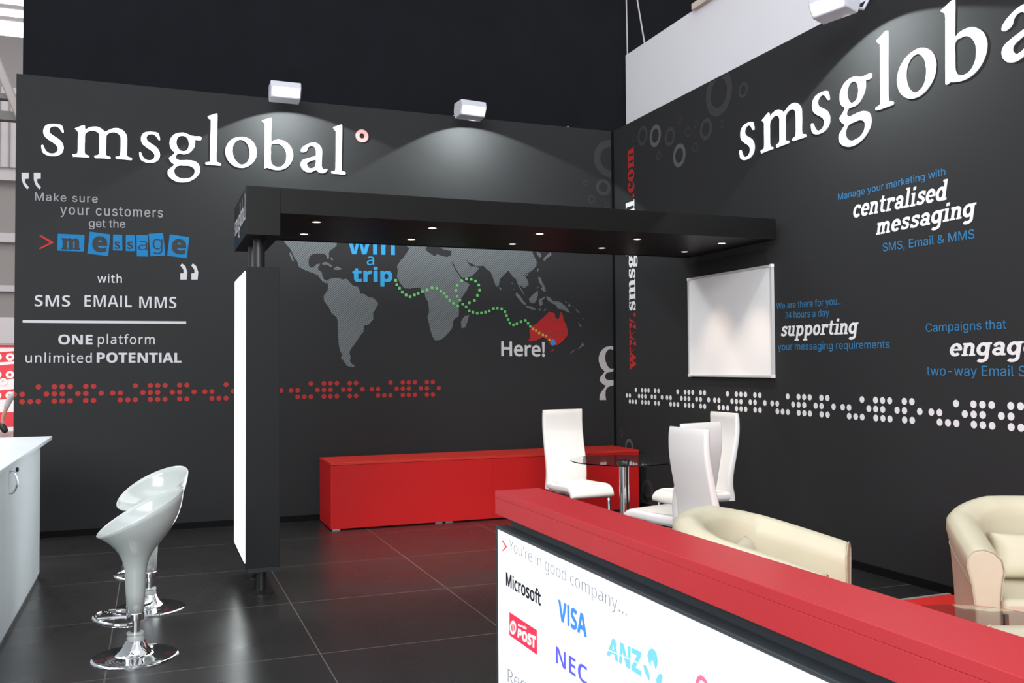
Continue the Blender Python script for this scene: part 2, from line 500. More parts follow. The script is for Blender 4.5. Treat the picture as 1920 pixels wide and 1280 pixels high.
def stacked(name, contours, m, mw, parent, r, squash=1.0):
    """Heavy lettering: the outlines laid over one another, each a hair in front of the last."""
    bm = bmesh.new()
    for i in range(9):
        a = 2 * math.pi * i / 8
        dx, dy = (0, 0) if i == 8 else (r * max(squash, 0.85) * math.cos(a), r * math.sin(a))
        o = flat(name, [[(p[0] + dx, p[1] + dy) for p in c] for c in contours], m, Matrix.Translation((0, 0, 0)))
        o.data.transform(Matrix.Translation((0, 0, i * 0.00012)))
        bm.from_mesh(o.data)
        me = o.data
        bpy.data.objects.remove(o)
        bpy.data.meshes.remove(me)
    me = bpy.data.meshes.new(name)
    bm.to_mesh(me)
    bm.free()
    me.materials.append(m)
    o = bpy.data.objects.new(name, me)
    C.objects.link(o)
    o.parent = parent
    o.matrix_basis = (Matrix.Translation(parent.location) @ parent.rotation_euler.to_matrix().to_4x4()).inverted() @ mw
    return o

# ---------------------------------------------------------------- outlines measured on the walls (metres) and letter outlines (1/1000 em)
D = json.loads(r'''{"T":[["B","Make sure","I",-5.6136,-5.1197,2.9108,2.919,0.1363,"grey",0,6,0.06],["B","your customers","I",-5.4166,-4.5797,2.801,2.8174,0.167,"grey",0,6,0.06],["B","get the","I",-5.1885,
-4.8924,2.7001,2.7075,0.1381,"grey",0,6,0],["B","with","N",-5.1158,-4.9193,2.2122,2.2152,0.1533,"white",0,8,0.05],["B","SMS","B",-5.6124,-5.3329,1.9926,1.9948,0.2077,"white",0,-8,0],
["B","EMAIL","B",-5.2215,-4.834,1.9958,1.9979,0.2168,"white",0,-8,0],["B","MMS","B",-4.7757,-4.4602,1.9918,1.9948,0.2208,"white",0,-8,0],["B","ONE","B",-5.4239,-5.1543,1.666,1.6658,
0.1749,"white",0,4,0],["B","platform","N",-5.1098,-4.6439,1.6706,1.6697,0.1724,"white",0,4,0.05],["B","unlimited","N",-5.6765,-5.159,1.5095,1.5059,0.1681,"white",0,4,0.05],["B","POTENTIAL",
"B",-5.1175,-4.4175,1.5071,1.5042,0.1788,"white",0,8,0],["B","win","B",-2.8998,-2.4318,2.5503,2.5578,0.3797,"sky",0,0,0],["B","a","N",-2.7131,-2.6407,2.4492,2.4507,0.2333,"sky",0,0,
0],["B","trip","B",-2.8508,-2.4616,2.2839,2.2926,0.2809,"sky",0,14,0],["B","Here!","N",-1.3099,-0.8293,1.5621,1.5547,0.3005,"paper",0,16,0],["R","Manage your marketing with","I",3.5153,
4.493,2.6447,2.6364,0.0937,"blue",0,0,0],["R","centralised","M",3.6609,4.4942,2.491,2.479,0.0876,"white",0.2,42,0],["R","messaging","M",3.8869,4.7045,2.3389,2.3433,0.0812,"white",0.2,
42,0],["R","SMS, Email & MMS","I",3.9475,4.7039,2.217,2.2075,0.1114,"blue",0,0,0],["R","We are there for you..","I",2.7829,3.5243,1.8907,1.8827,0.1038,"blue",0,0,0],["R","24 hours a day",
"I",2.8922,3.4004,1.8124,1.804,0.1064,"blue",0,0,0],["R","supporting","M",2.8318,3.6837,1.6727,1.6636,0.08,"white",0.2,42,0],["R","your messaging requirements","I",2.7957,3.996,1.5634,
1.5547,0.1094,"blue",0,0,0],["R","Campaigns that","I",4.3119,4.9141,1.652,1.649,0.1079,"blue",0,0,0],["R","engage","M",4.4936,5.1066,1.4928,1.4946,0.0793,"white",0.2,42,0],["R","two-way Email SMS",
"I",4.3126,5.1802,1.3723,1.3707,0.1191,"blue",0,0,0],["K","You're in good company...","N",5.8969,6.7476,0.811,0.7949,0.079,"pale",0,-12,0],["K","Microsoft","N",5.8664,6.1727,0.6842,
0.686,0.0902,"black",0,20,0],["K","VISA","B",6.3126,6.5065,0.677,0.6752,0.1235,"azure",-0.0,10,0],["K","NEC","B",6.2883,6.5091,0.54,0.5393,0.1074,"indigo",0,-4,0],["K","Reg","N",5.8753,
6.0441,0.3527,0.3693,0.0973,"pale",0,-12,0]],"TI":[[[-5.435,2.6297],[-5.2224,2.6286],[-5.2265,2.4809],[-5.4376,2.4819]],[[-5.1813,2.6596],[-5.0144,2.6421],[-5.0315,2.4491],[-5.2001,
2.4647]],[[-4.9926,2.6423],[-4.9177,2.6442],[-4.9155,2.5028],[-4.9934,2.5012]],[[-4.8884,2.6432],[-4.8127,2.6451],[-4.8106,2.5014],[-4.8877,2.4999]],[[-4.8002,2.6472],[-4.7061,2.65],
[-4.7053,2.4574],[-4.7956,2.4556]],[[-4.6987,2.6624],[-4.5767,2.6761],[-4.5571,2.4727],[-4.6822,2.4599]],[[-4.5201,2.6666],[-4.3524,2.6475],[-4.3748,2.4535],[-4.542,2.4716]]],"TG":[["m",
"S",[-5.3999,2.5908],[-5.2621,2.4991],20],["e","B",[-5.156,2.6175],[-5.0439,2.4858],20],["s","B",[-4.9793,2.5819],[-4.9338,2.5163],0],["s","B",[-4.8757,2.5864],[-4.8291,2.519],0],["a",
"N",[-4.7852,2.5983],[-4.707,2.5111],-6],["g","N",[-4.6665,2.6236],[-4.5797,2.4823],-6],["e","B",[-4.4972,2.6231],[-4.3841,2.4922],20]],"CH":[[-5.5805,2.6043],[-5.5632,2.6098],[-5.4694,
2.5559],[-5.4693,2.5466],[-5.5747,2.4865],[-5.5789,2.4988],[-5.4964,2.5496]],"QU":[[[-5.7191,3.1435],[-5.6649,3.1473],[-5.6645,3.0952],[-5.6932,3.0909],[-5.6899,3.0588],[-5.6619,3.0201],
[-5.6741,3.002],[-5.702,3.0349],[-5.7176,3.08]],[[-5.6258,3.1501],[-5.5711,3.1539],[-5.5707,3.1016],[-5.5996,3.0973],[-5.5963,3.065],[-5.5681,3.0262],[-5.5804,3.008],[-5.6085,3.041],
[-5.6243,3.0864]],[[-4.428,2.2577],[-4.3742,2.2592],[-4.3687,2.3277],[-4.3861,2.382],[-4.4148,2.4054],[-4.4296,2.3866],[-4.4032,2.351],[-4.4008,2.3169],[-4.4282,2.3137]],[[-4.334,2.2604],
[-4.2798,2.2619],[-4.2742,2.3307],[-4.2917,2.3852],[-4.3206,2.4087],[-4.3355,2.3898],[-4.3089,2.354],[-4.3065,2.3199],[-4.3342,2.3166]]],"LINE":[[-5.7016,1.8726],[-4.3776,1.8785],[-4.3775,
1.8551],[-5.7014,1.8506]],"PG":[[-0.0098,1.6617],[-0.0593,1.6641],[-0.1086,1.6533],[-0.151,1.6281],[-0.1828,1.5904],[-0.1987,1.5372],[-0.1957,1.4933],[-0.1773,1.4431],[-0.1497,1.4084],
[-0.1254,1.3926],[-0.1431,1.3676],[-0.1749,1.3366],[-0.1906,1.3054],[-0.179,1.2802],[-0.1478,1.2517],[-0.1129,1.2368],[-0.1342,1.2108],[-0.1696,1.1706],[-0.1909,1.1365],[-0.1928,1.0834],
[-0.1131,1.0819],[-0.121,1.1353],[-0.117,1.1854],[-0.0991,1.2165],[-0.0638,1.2299],[-0.0143,1.2405],[-0.0137,1.2959],[-0.0702,1.2966],[-0.1053,1.3014],[-0.1226,1.3235],[-0.1223,1.3486],
[-0.1045,1.3736],[-0.0763,1.3828],[-0.034,1.3868],[-0.0127,1.3917],[-0.0124,1.4232],[-0.0407,1.4171],[-0.0688,1.4236],[-0.0966,1.4552],[-0.1172,1.5056],[-0.1202,1.5495],[-0.1093,1.5935],
[-0.0808,1.625],[-0.0525,1.6313],[-0.0279,1.6219],[-0.0103,1.6156]],"land":[[[-3.5473,2.8309],[-3.2636,2.8871],[-2.9311,2.8625],[-2.889,2.7801],[-2.9523,2.7139],[-3.0069,2.6589],[-3.007,
2.6274],[-3.0362,2.5999],[-3.0675,2.5777],[-3.0832,2.5509],[-3.078,2.504],[-3.0988,2.4959],[-3.1091,2.529],[-3.1298,2.547],[-3.1609,2.5395],[-3.1918,2.5446],[-3.2329,2.5367],[-3.2637,
2.5179],[-3.276,2.4759],[-3.274,2.4293],[-3.2535,2.404],[-3.2227,2.4154],[-3.197,2.4423],[-3.1661,2.4455],[-3.1867,2.4114],[-3.1816,2.3855],[-3.1507,2.3657],[-3.1455,2.3346],[-3.13,
2.2985],[-3.1042,2.2836],[-3.1094,2.2594],[-3.1404,2.2722],[-3.1662,2.3027],[-3.1868,2.3333],[-3.233,2.3527],[-3.2638,2.3621],[-3.3148,2.3812],[-3.3708,2.4104],[-3.3809,2.4566],[-3.4062,
2.4867],[-3.4214,2.5274],[-3.4416,2.5679],[-3.4567,2.5879],[-3.4819,2.6126],[-3.502,2.6375]],[[-3.4487,2.547],[-3.4315,2.5219],[-3.4214,2.4861],[-3.4113,2.4607],[-3.4264,2.457],[-3.4416,
2.4905],[-3.4567,2.526]],[[-3.1506,2.4491],[-3.1195,2.4659],[-3.0884,2.4586],[-3.0469,2.4265],[-3.0625,2.4155],[-3.0988,2.4405],[-3.1403,2.4359]],[[-3.0365,2.4059],[-3.0103,2.4278],
[-2.9737,2.4133],[-2.9475,2.4004],[-2.9842,2.3919],[-3.0365,2.3934]],[[-3.0676,2.5148],[-3.0468,2.5051],[-3.0416,2.4791],[-3.0572,2.4838]],[[-3.1042,2.2836],[-3.0574,2.3111],[-2.9843,
2.3153],[-2.9529,2.3015],[-2.9108,2.31],[-2.8792,2.2741],[-2.8476,2.2433],[-2.7999,2.234],[-2.7819,2.1921],[-2.7787,2.1658],[-2.7414,2.1666],[-2.6987,2.1358],[-2.6558,2.1314],[-2.6182,
2.1003],[-2.6,2.0741],[-2.6238,2.0258],[-2.6508,1.9828],[-2.6509,1.9192],[-2.6939,1.8657],[-2.742,1.8546],[-2.7475,1.7964],[-2.7795,1.754],[-2.8061,1.717],[-2.8326,1.6748],[-2.8697,
1.6327],[-2.8856,1.5907],[-2.8719,1.5487],[-2.8804,1.5173],[-2.8594,1.4805],[-2.8298,1.4698],[-2.8436,1.452],[-2.912,1.465],[-2.9434,1.5175],[-2.9696,1.5385],[-2.9538,1.5698],[-2.9799,
1.6221],[-2.9903,1.6952],[-2.9954,1.7892],[-3.0005,1.9042],[-3.0109,1.9355],[-3.0577,1.9714],[-3.0836,2.0284],[-3.1302,2.09],[-3.1322,2.1421],[-3.0939,2.1899],[-3.0886,2.237]],[[-2.2833,
2.6306],[-2.3167,2.5807],[-2.3389,2.5421],[-2.3776,2.5029],[-2.4107,2.448],[-2.4021,2.3999],[-2.4132,2.3459],[-2.3783,2.277],[-2.3344,2.2297],[-2.2792,2.2279],[-2.2292,2.2399],[-2.1735,
2.2392],[-2.1568,2.2071],[-2.1289,2.1861],[-2.1234,2.1536],[-2.0956,2.0999],[-2.0846,2.035],[-2.0848,1.997],[-2.1018,1.9479],[-2.0852,1.883],[-2.0687,1.8072],[-2.0464,1.7477],[-2.024,
1.7152],[-1.9618,1.7209],[-1.9104,1.7648],[-1.8646,1.8144],[-1.8392,1.8474],[-1.8356,1.8967],[-1.8182,1.9353],[-1.7721,1.9579],[-1.7695,2.0184],[-1.7773,2.0732],[-1.7597,2.1285],[-1.7132,
2.1846],[-1.6781,2.2406],[-1.6546,2.291],[-1.7067,2.3172],[-1.7413,2.3383],[-1.7699,2.3815],[-1.81,2.4353],[-1.844,2.5111],[-1.8337,2.5093],[-1.8019,2.4465],[-1.7584,2.3818],[-1.7377,
2.3549],[-1.6891,2.3563],[-1.6309,2.3691],[-1.5839,2.4149],[-1.5509,2.4548],[-1.5953,2.4755],[-1.642,2.4717],[-1.6709,2.5062],[-1.6939,2.5441],[-1.6534,2.5046],[-1.6243,2.4989],[-1.5836,
2.4759],[-1.5367,2.4775],[-1.5072,2.4841],[-1.4662,2.4464],[-1.425,2.4199],[-1.3958,2.3481],[-1.3666,2.2707],[-1.3367,2.2827],[-1.3244,2.3502],[-1.2762,2.4021],[-1.2285,2.4429],[-1.1844,
2.3823],[-1.1483,2.3609],[-1.1305,2.3106],[-1.1006,2.2549],[-1.0645,2.2049],[-1.0502,2.1713],[-1.0584,2.2107],[-1.0824,2.2497],[-1.1125,2.2941],[-1.0943,2.289],[-1.0519,2.2618],[-1.0028,
2.3027],[-1.0147,2.3477],[-1.0509,2.4033],[-1.0142,2.4214],[-0.9527,2.4574],[-0.9154,2.5042],[-0.9089,2.5443],[-0.9332,2.5889],[-0.9574,2.6335],[-0.9386,2.6912],[-0.864,2.7628],[-0.8133,
2.9025],[-1.3005,2.9912],[-1.8704,2.994],[-2.21,2.9213],[-2.3436,2.8063],[-2.3218,2.6993],[-2.3165,2.6509]],[[-1.6621,1.976],[-1.674,1.9207],[-1.7034,1.8487],[-1.7439,1.8373],[-1.7493,
1.9087],[-1.7086,1.9643]],[[-1.335,2.2715],[-1.3112,2.2609],[-1.3114,2.2329],[-1.3292,2.2437]],[[-1.1493,2.2199],[-1.1011,2.1872],[-1.0651,2.1315],[-1.0288,2.0983],[-1.0532,2.0865],
[-1.1015,2.1307],[-1.1495,2.1861]],[[-1.035,2.0812],[-0.9801,2.0765],[-0.919,2.0435],[-0.9436,2.0374],[-1.0047,2.0534],[-1.0412,2.0664]],[[-1.0039,2.1553],[-0.9546,2.2018],[-0.899,
2.2428],[-0.8994,2.1916],[-0.912,2.1459],[-0.9431,2.1055],[-0.992,2.1159]],[[-0.8936,2.1463],[-0.8192,2.182],[-0.8193,2.1592],[-0.8566,2.1413],[-0.8446,2.1017],[-0.8756,2.0784],[-0.8877,
2.1123]],[[-0.8979,2.3852],[-0.8671,2.3804],[-0.8489,2.3296],[-0.8183,2.2847],[-0.8088,2.2336],[-0.8435,2.2385],[-0.868,2.2607],[-0.8493,2.2839],[-0.886,2.3286]],[[-0.9172,2.2708],
[-0.8862,2.2944],[-0.8925,2.2771],[-0.9112,2.2596]],[[-0.9058,2.476],[-0.8885,2.4743],[-0.8975,2.4364],[-0.9097,2.4474]],[[-1.0324,2.4265],[-1.002,2.4104],[-1.0266,2.3927]],[[-0.8067,
2.188],[-0.7695,2.1774],[-0.7325,2.1381],[-0.645,2.1284],[-0.5825,2.0836],[-0.5263,2.0155],[-0.5704,2.0263],[-0.6206,2.0485],[-0.6707,2.0534],[-0.6954,2.0931],[-0.7452,2.115],[-0.7946,
2.1483]],[[-0.9143,2.6523],[-0.865,2.6371],[-0.8529,2.6033],[-0.8839,2.5908],[-0.9022,2.6186]],[[-0.8408,2.5752],[-0.7907,2.6286],[-0.7469,2.6532],[-0.741,2.619],[-0.791,2.5885],[-0.8224,
2.553]],[[-0.3893,1.6994],[-0.364,1.6706],[-0.3961,1.659],[-0.4218,1.6358],[-0.4474,1.6243],[-0.4152,1.6589]],[[-0.4536,1.6358],[-0.5493,1.5668],[-0.5594,1.5576],[-0.511,1.607]],[[-0.8943,
2.053],[-0.8672,2.0501],[-0.8698,2.033],[-0.892,2.0326]],[[-0.8389,2.0335],[-0.814,2.0567],[-0.8078,2.0511],[-0.8266,2.028]],[[-0.5443,2.1189],[-0.5217,2.0962],[-0.5384,2.0752],[-0.5547,
2.0841]],[[-0.4752,2.0532],[-0.4498,2.0513],[-0.4183,2.0148],[-0.4336,2.0146]],[[-0.4383,1.9129],[-0.4193,1.9015],[-0.3966,1.8694],[-0.4133,1.8646]],[[-0.5846,2.1354],[-0.5695,2.1299],
[-0.5759,2.1183],[-0.5872,2.1238]],[[-0.5003,2.0851],[-0.4838,2.0831],[-0.4877,2.0715],[-0.5004,2.0736]],[[-0.3868,1.9621],[-0.3702,1.96],[-0.3741,1.9483],[-0.3857,1.9482]],[[-1.1993,
2.32],[-1.1824,2.3148],[-1.1898,2.3034]],[[-1.1829,2.2551],[-1.1684,2.251],[-1.1757,2.2396]],[[-0.8073,2.1161],[-0.7923,2.1232],[-0.7974,2.1072]]],"sea":[[-2.1159,2.632],[-2.0992,2.6055],
[-2.0542,2.58],[-2.0204,2.5594],[-1.9977,2.5822],[-1.9295,2.5629],[-1.8953,2.5587],[-1.8552,2.5766],[-1.8435,2.6211],[-1.9178,2.6291],[-1.9633,2.6492],[-2.0086,2.6692],[-2.099,2.6599]],
"aus":[[[-1.0133,1.7198],[-0.9886,1.7594],[-1.0004,1.8159],[-0.9817,1.8613],[-0.9078,1.9018],[-0.8705,1.942],[-0.8208,1.9768],[-0.7708,2.0232],[-0.7086,2.007],[-0.7028,1.9613],[-0.6717,
1.9445],[-0.6526,1.9734],[-0.6459,2.0228],[-0.621,2.0026],[-0.6027,1.9339],[-0.5779,1.8883],[-0.5571,1.8195],[-0.5663,1.7735],[-0.6235,1.7101],[-0.6865,1.6675],[-0.7115,1.6697],[-0.7613,
1.6696],[-0.7735,1.698],[-0.8104,1.7377],[-0.8473,1.7546],[-0.9215,1.7202],[-0.9829,1.7086]],[[-0.7556,1.6069],[-0.7242,1.6354],[-0.7244,1.6183],[-0.7495,1.5955]]],"DG":[[-2.4254,2.3069],
[-2.4146,2.2642],[-2.3872,2.2306],[-2.3588,2.1915],[-2.3203,2.1644],[-2.2794,2.1481],[-2.235,2.1663],[-2.196,2.1834],[-2.1524,2.2029],[-2.1052,2.2203],[-2.0522,2.2433],[-2.0025,2.2402],
[-1.9607,2.2118],[-1.9256,2.1907],[-1.8984,2.1552],[-1.8665,2.1187],[-1.8289,2.092],[-1.7819,2.0654],[-1.7299,2.084],[-1.7597,2.123],[-1.7883,2.1631],[-1.8007,2.2233],[-1.7878,2.2742],
[-1.7391,2.3229],[-1.6892,2.342],[-1.638,2.3401],[-1.5914,2.3226],[-1.5566,2.2836],[-1.5486,2.2316],[-1.5712,2.1778],[-1.6042,2.124],[-1.6591,2.0997],[-1.6942,2.056],[-1.6596,2.0179],
[-1.6212,2.0042],[-1.5746,1.9938],[-1.5289,1.9979],[-1.4853,2.0063],[-1.444,2.0192],[-1.3977,2.0445],[-1.3561,2.0497],[-1.3073,2.0427],[-1.2716,2.0141],[-1.2551,1.974],[-1.2362,1.9339],
[-1.2178,1.8971],[-1.1782,1.8796],[-1.1407,1.8913],[-1.0934,1.9132],[-1.0446,1.9284],[-1.0144,1.8983],[-0.9902,1.8658]],"DO":[[-0.9574,1.8389],[-0.9244,1.8222],[-0.8902,1.7975],[-0.8471,
1.7773],[-0.8101,1.7651],[-0.7732,1.7288]],"BD":[-0.7337,1.6982],"RR":[[0.907,3.737,0.111,3],[0.653,3.798,0.102,1],[1.185,3.662,0.093,1],[1.35,3.444,0.112,3],[2.018,3.851,0.203,1],
[2.379,3.778,0.066,1],[1.808,3.582,0.099,1],[2.059,3.567,0.035,0],[1.507,3.63,0.05,0],[1.37,3.778,0.032,0],[0.967,3.524,0.046,1],[1.629,3.458,0.049,0],[0.47,3.817,0.042,0],[1.644,3.671,
0.037,0],[0.303,0.597,0.089,3],[0.128,0.73,0.04,1],[0.675,0.185,0.118,1],[0.635,-0.169,0.324,0]],"RB":[[-0.029,3.697,0.206,1],[-0.123,3.38,0.088,1],[-0.332,3.411,0.033,0],[-0.266,3.24,
0.045,0],[-0.081,3.188,0.035,0]],"SG":{"s":[[[95,273],[105,274],[115,274],[124,274],[134,273],[143,272],[151,271],[157,269],[163,267],[167,263],[171,258],[173,253],[176,246],[178,238],
[180,230],[182,222],[183,215],[184,208],[184,202],[183,198],[182,196],[181,194],[178,192],[175,192],[172,192],[168,193],[165,196],[162,199],[159,203],[156,208],[153,213],[149,218],
[146,223],[142,228],[138,232],[134,236],[129,238],[124,241],[119,242],[113,243],[107,243],[101,242],[95,240],[90,238],[85,236],[81,233],[77,229],[74,225],[72,220],[70,215],[70,210],
[70,205],[71,201],[72,197],[74,193],[77,188],[81,184],[86,179],[92,174],[100,170],[108,165],[116,160],[125,154],[134,149],[142,143],[150,136],[158,130],[164,122],[169,114],[174,106],
[177,99],[180,92],[182,84],[183,77],[184,69],[184,61],[183,53],[181,43],[179,35],[176,27],[172,19],[167,13],[161,6],[154,1],[147,-4],[138,-9],[129,-12],[120,-15],[112,-17],[103,-18],
[94,-18],[85,-19],[77,-19],[68,-18],[60,-17],[52,-15],[45,-12],[38,-9],[31,-6],[24,-2],[19,2],[14,7],[10,13],[7,20],[5,29],[3,37],[2,45],[1,53],[0,59],[0,65],[0,70],[1,74],[2,77],[4,
80],[7,81],[10,82],[13,82],[17,82],[19,81],[22,79],[24,76],[26,72],[28,68],[30,62],[33,55],[36,47],[40,40],[44,34],[48,28],[53,23],[59,19],[65,16],[71,14],[77,12],[84,12],[91,12],[98,
14],[105,16],[112,20],[117,24],[121,30],[125,35],[127,41],[128,47],[129,52],[129,57],[128,62],[126,66],[123,72],[119,78],[114,83],[108,89],[101,94],[93,100],[86,105],[78,109],[70,114],
[62,120],[54,126],[47,132],[40,138],[33,143],[28,150],[23,157],[20,164],[17,172],[16,179],[14,186],[14,194],[14,202],[14,209],[16,217],[18,224],[21,232],[24,239],[29,245],[34,251],
[40,257],[47,261],[55,265],[63,268],[73,270],[84,272]]],"m":[[[23,249],[24,250],[25,251],[28,252],[36,256],[45,260],[55,265],[67,272],[80,279],[91,284],[97,286],[100,285],[103,283],
[105,280],[107,277],[109,272],[109,264],[109,254],[110,249],[115,250],[122,256],[130,262],[137,266],[145,269],[154,272],[163,275],[172,277],[181,278],[188,279],[195,279],[202,278],
[209,277],[216,275],[223,273],[230,269],[237,265],[244,261],[250,256],[255,251],[259,248],[262,244],[264,241],[269,241],[276,245],[286,252],[296,258],[307,264],[318,270],[329,275],
[340,278],[350,280],[360,281],[370,281],[380,279],[390,277],[400,273],[409,268],[418,263],[425,256],[431,250],[436,242],[441,234],[446,226],[449,217],[451,208],[453,198],[454,187],
[454,174],[454,159],[454,143],[453,127],[453,110],[452,93],[451,76],[451,59],[452,46],[452,39],[454,36],[456,34],[458,32],[461,30],[465,28],[471,27],[477,26],[482,25],[486,23],[489,
21],[491,19],[493,15],[494,10],[494,5],[493,2],[491,-2],[488,-4],[486,-6],[483,-6],[478,-6],[467,-6],[454,-6],[441,-5],[426,-5],[412,-5],[398,-5],[385,-5],[373,-5],[364,-4],[359,-3],
[357,-1],[355,2],[352,5],[350,10],[349,14],[349,18],[350,21],[352,23],[356,24],[362,25],[367,26],[372,28],[377,29],[381,31],[384,33],[385,36],[387,41],[388,48],[388,57],[389,71],[389,
91],[390,115],[390,138],[390,157],[390,174],[389,188],[389,196],[388,200],[386,205],[383,210],[380,216],[375,220],[370,224],[363,228],[357,230],[350,232],[343,232],[336,232],[328,231],
[321,230],[314,228],[308,225],[301,221],[296,217],[292,213],[288,209],[285,204],[284,201],[283,197],[282,189],[281,172],[281,150],[281,129],[280,111],[280,95],[279,79],[279,63],[279,
47],[279,36],[280,30],[281,29],[283,28],[287,26],[292,24],[297,23],[302,22],[307,21],[311,20],[314,17],[317,14],[319,10],[319,6],[318,2],[317,-1],[315,-4],[313,-6],[309,-7],[305,-8],
[299,-8],[288,-8],[270,-8],[248,-8],[228,-8],[211,-9],[196,-10],[185,-9],[180,-6],[178,0],[178,4],[176,8],[176,10],[176,13],[177,15],[178,17],[181,20],[185,21],[191,23],[197,24],[202,
26],[206,27],[209,30],[212,33],[214,38],[215,47],[216,63],[216,84],[216,107],[217,134],[217,164],[217,187],[217,198],[216,202],[214,206],[212,212],[209,216],[205,221],[200,224],[193,
227],[187,230],[180,231],[173,232],[166,232],[159,231],[152,229],[145,227],[138,224],[132,221],[127,217],[122,213],[118,209],[115,204],[112,199],[111,194],[109,184],[109,169],[109,
151],[109,131],[108,109],[108,85],[108,65],[108,52],[108,44],[109,37],[110,32],[111,29],[113,26],[117,24],[121,22],[125,20],[130,18],[135,17],[139,15],[142,12],[144,9],[146,5],[145,
1],[144,-3],[142,-7],[139,-8],[136,-9],[131,-9],[125,-9],[116,-9],[101,-9],[74,-9],[40,-10],[15,-10],[7,-10],[7,-8],[8,-5],[5,-1],[2,4],[0,9],[0,12],[1,14],[2,16],[3,18],[6,19],[9,
20],[16,21],[23,22],[30,23],[34,24],[37,26],[39,28],[41,31],[42,35],[43,43],[44,57],[44,74],[44,93],[44,114],[44,138],[44,159],[45,177],[45,193],[45,205],[45,211],[44,213],[43,215],
[41,218],[38,222],[35,225],[31,229],[27,232],[24,234],[22,237],[21,240],[20,242],[20,245],[21,247]]],"g":[[[121,287],[133,288],[144,288],[154,286],[164,284],[174,280],[183,277],[191,
273],[199,270],[208,267],[218,265],[229,265],[241,264],[256,265],[271,266],[283,266],[290,265],[294,263],[297,260],[299,256],[300,250],[301,245],[300,239],[298,234],[295,229],[292,
225],[287,223],[281,221],[271,221],[259,222],[250,223],[246,223],[246,222],[246,218],[245,208],[245,195],[244,182],[242,172],[239,162],[235,153],[230,143],[224,134],[217,125],[209,
115],[201,106],[192,98],[182,93],[172,88],[163,85],[154,83],[146,82],[138,81],[130,82],[121,83],[113,83],[107,83],[100,83],[95,81],[90,78],[86,74],[83,70],[80,66],[78,61],[77,56],[78,
52],[80,48],[83,44],[86,40],[91,37],[97,35],[104,33],[112,33],[122,33],[133,35],[146,36],[159,38],[174,39],[190,39],[205,39],[217,38],[228,36],[238,33],[248,29],[257,24],[265,18],[272,
10],[277,2],[282,-8],[286,-18],[288,-29],[289,-40],[289,-52],[287,-64],[284,-76],[279,-87],[273,-98],[265,-108],[256,-119],[246,-130],[234,-139],[222,-148],[210,-155],[197,-162],[184,
-167],[172,-171],[160,-174],[148,-176],[138,-177],[127,-178],[115,-178],[102,-177],[90,-175],[77,-171],[64,-166],[53,-161],[42,-155],[32,-148],[24,-141],[16,-132],[10,-123],[5,-113],
[2,-105],[1,-97],[0,-90],[1,-82],[2,-74],[5,-67],[9,-62],[14,-57],[19,-51],[26,-45],[33,-38],[40,-32],[47,-26],[53,-21],[56,-15],[53,-12],[45,-8],[38,-4],[32,3],[26,10],[21,17],[17,
24],[14,32],[12,38],[11,43],[12,46],[15,49],[20,53],[26,58],[33,64],[43,74],[54,85],[60,95],[58,100],[51,104],[43,109],[37,116],[30,126],[25,136],[21,147],[18,160],[16,172],[16,183],
[17,193],[19,203],[21,213],[24,222],[29,231],[34,239],[41,248],[49,256],[57,264],[67,271],[78,277],[91,281],[107,285]],[[131,250],[139,250],[147,249],[154,247],[160,242],[166,236],
[171,229],[175,222],[178,213],[180,204],[182,195],[182,186],[182,177],[181,168],[180,159],[177,150],[173,142],[169,134],[163,127],[156,122],[148,119],[140,118],[132,117],[125,118],
[117,121],[110,127],[103,135],[97,144],[92,153],[89,162],[86,172],[85,181],[85,191],[85,200],[87,209],[89,217],[92,225],[97,232],[102,239],[109,244],[116,247],[124,249]],[[106,-25],
[118,-23],[132,-23],[147,-22],[161,-21],[175,-20],[188,-21],[199,-24],[209,-28],[217,-32],[224,-38],[229,-44],[232,-51],[234,-58],[234,-64],[233,-71],[231,-78],[229,-86],[226,-94],
[221,-101],[214,-108],[207,-115],[199,-120],[190,-124],[180,-128],[169,-130],[158,-132],[147,-133],[137,-134],[128,-134],[118,-132],[108,-129],[98,-124],[89,-119],[82,-113],[77,-107],
[72,-100],[69,-93],[67,-86],[67,-78],[67,-71],[67,-64],[69,-56],[73,-49],[77,-42],[83,-35],[89,-31],[96,-28]]],"l":[[[20,456],[22,459],[25,460],[31,463],[40,467],[52,472],[64,477],
[74,482],[85,487],[94,491],[101,492],[106,492],[110,490],[113,487],[115,483],[116,472],[116,454],[116,429],[115,398],[114,355],[112,305],[111,258],[110,217],[110,179],[109,143],[108,
107],[108,74],[108,50],[110,40],[113,38],[117,38],[123,36],[129,35],[135,34],[140,31],[145,27],[148,23],[149,18],[148,12],[146,7],[144,4],[142,2],[135,0],[122,0],[106,0],[87,0],[61,
0],[33,0],[12,1],[4,4],[2,8],[2,12],[0,16],[0,20],[1,24],[2,26],[4,29],[8,31],[15,32],[23,33],[30,35],[35,36],[38,37],[41,47],[42,70],[42,101],[43,137],[43,180],[44,228],[45,276],[46,
325],[47,374],[47,410],[47,423],[46,422],[44,421],[39,426],[32,430],[27,436],[23,442],[20,450]]],"o":[[[142,293],[154,295],[165,295],[175,294],[186,292],[196,290],[207,286],[217,281],
[228,275],[238,268],[248,259],[257,250],[265,240],[272,228],[278,216],[283,204],[287,190],[290,176],[292,162],[292,148],[290,134],[288,119],[285,105],[280,92],[274,79],[267,66],[259,
55],[250,44],[239,34],[228,24],[216,16],[204,9],[192,3],[180,-1],[171,-4],[163,-6],[153,-6],[141,-6],[127,-6],[113,-4],[100,0],[86,5],[73,12],[61,21],[49,31],[38,42],[28,54],[20,66],
[13,79],[8,95],[4,110],[1,125],[0,137],[0,147],[1,157],[3,168],[5,179],[9,190],[13,202],[19,213],[26,224],[35,236],[44,247],[55,257],[67,266],[81,275],[95,282],[111,287],[127,291]],
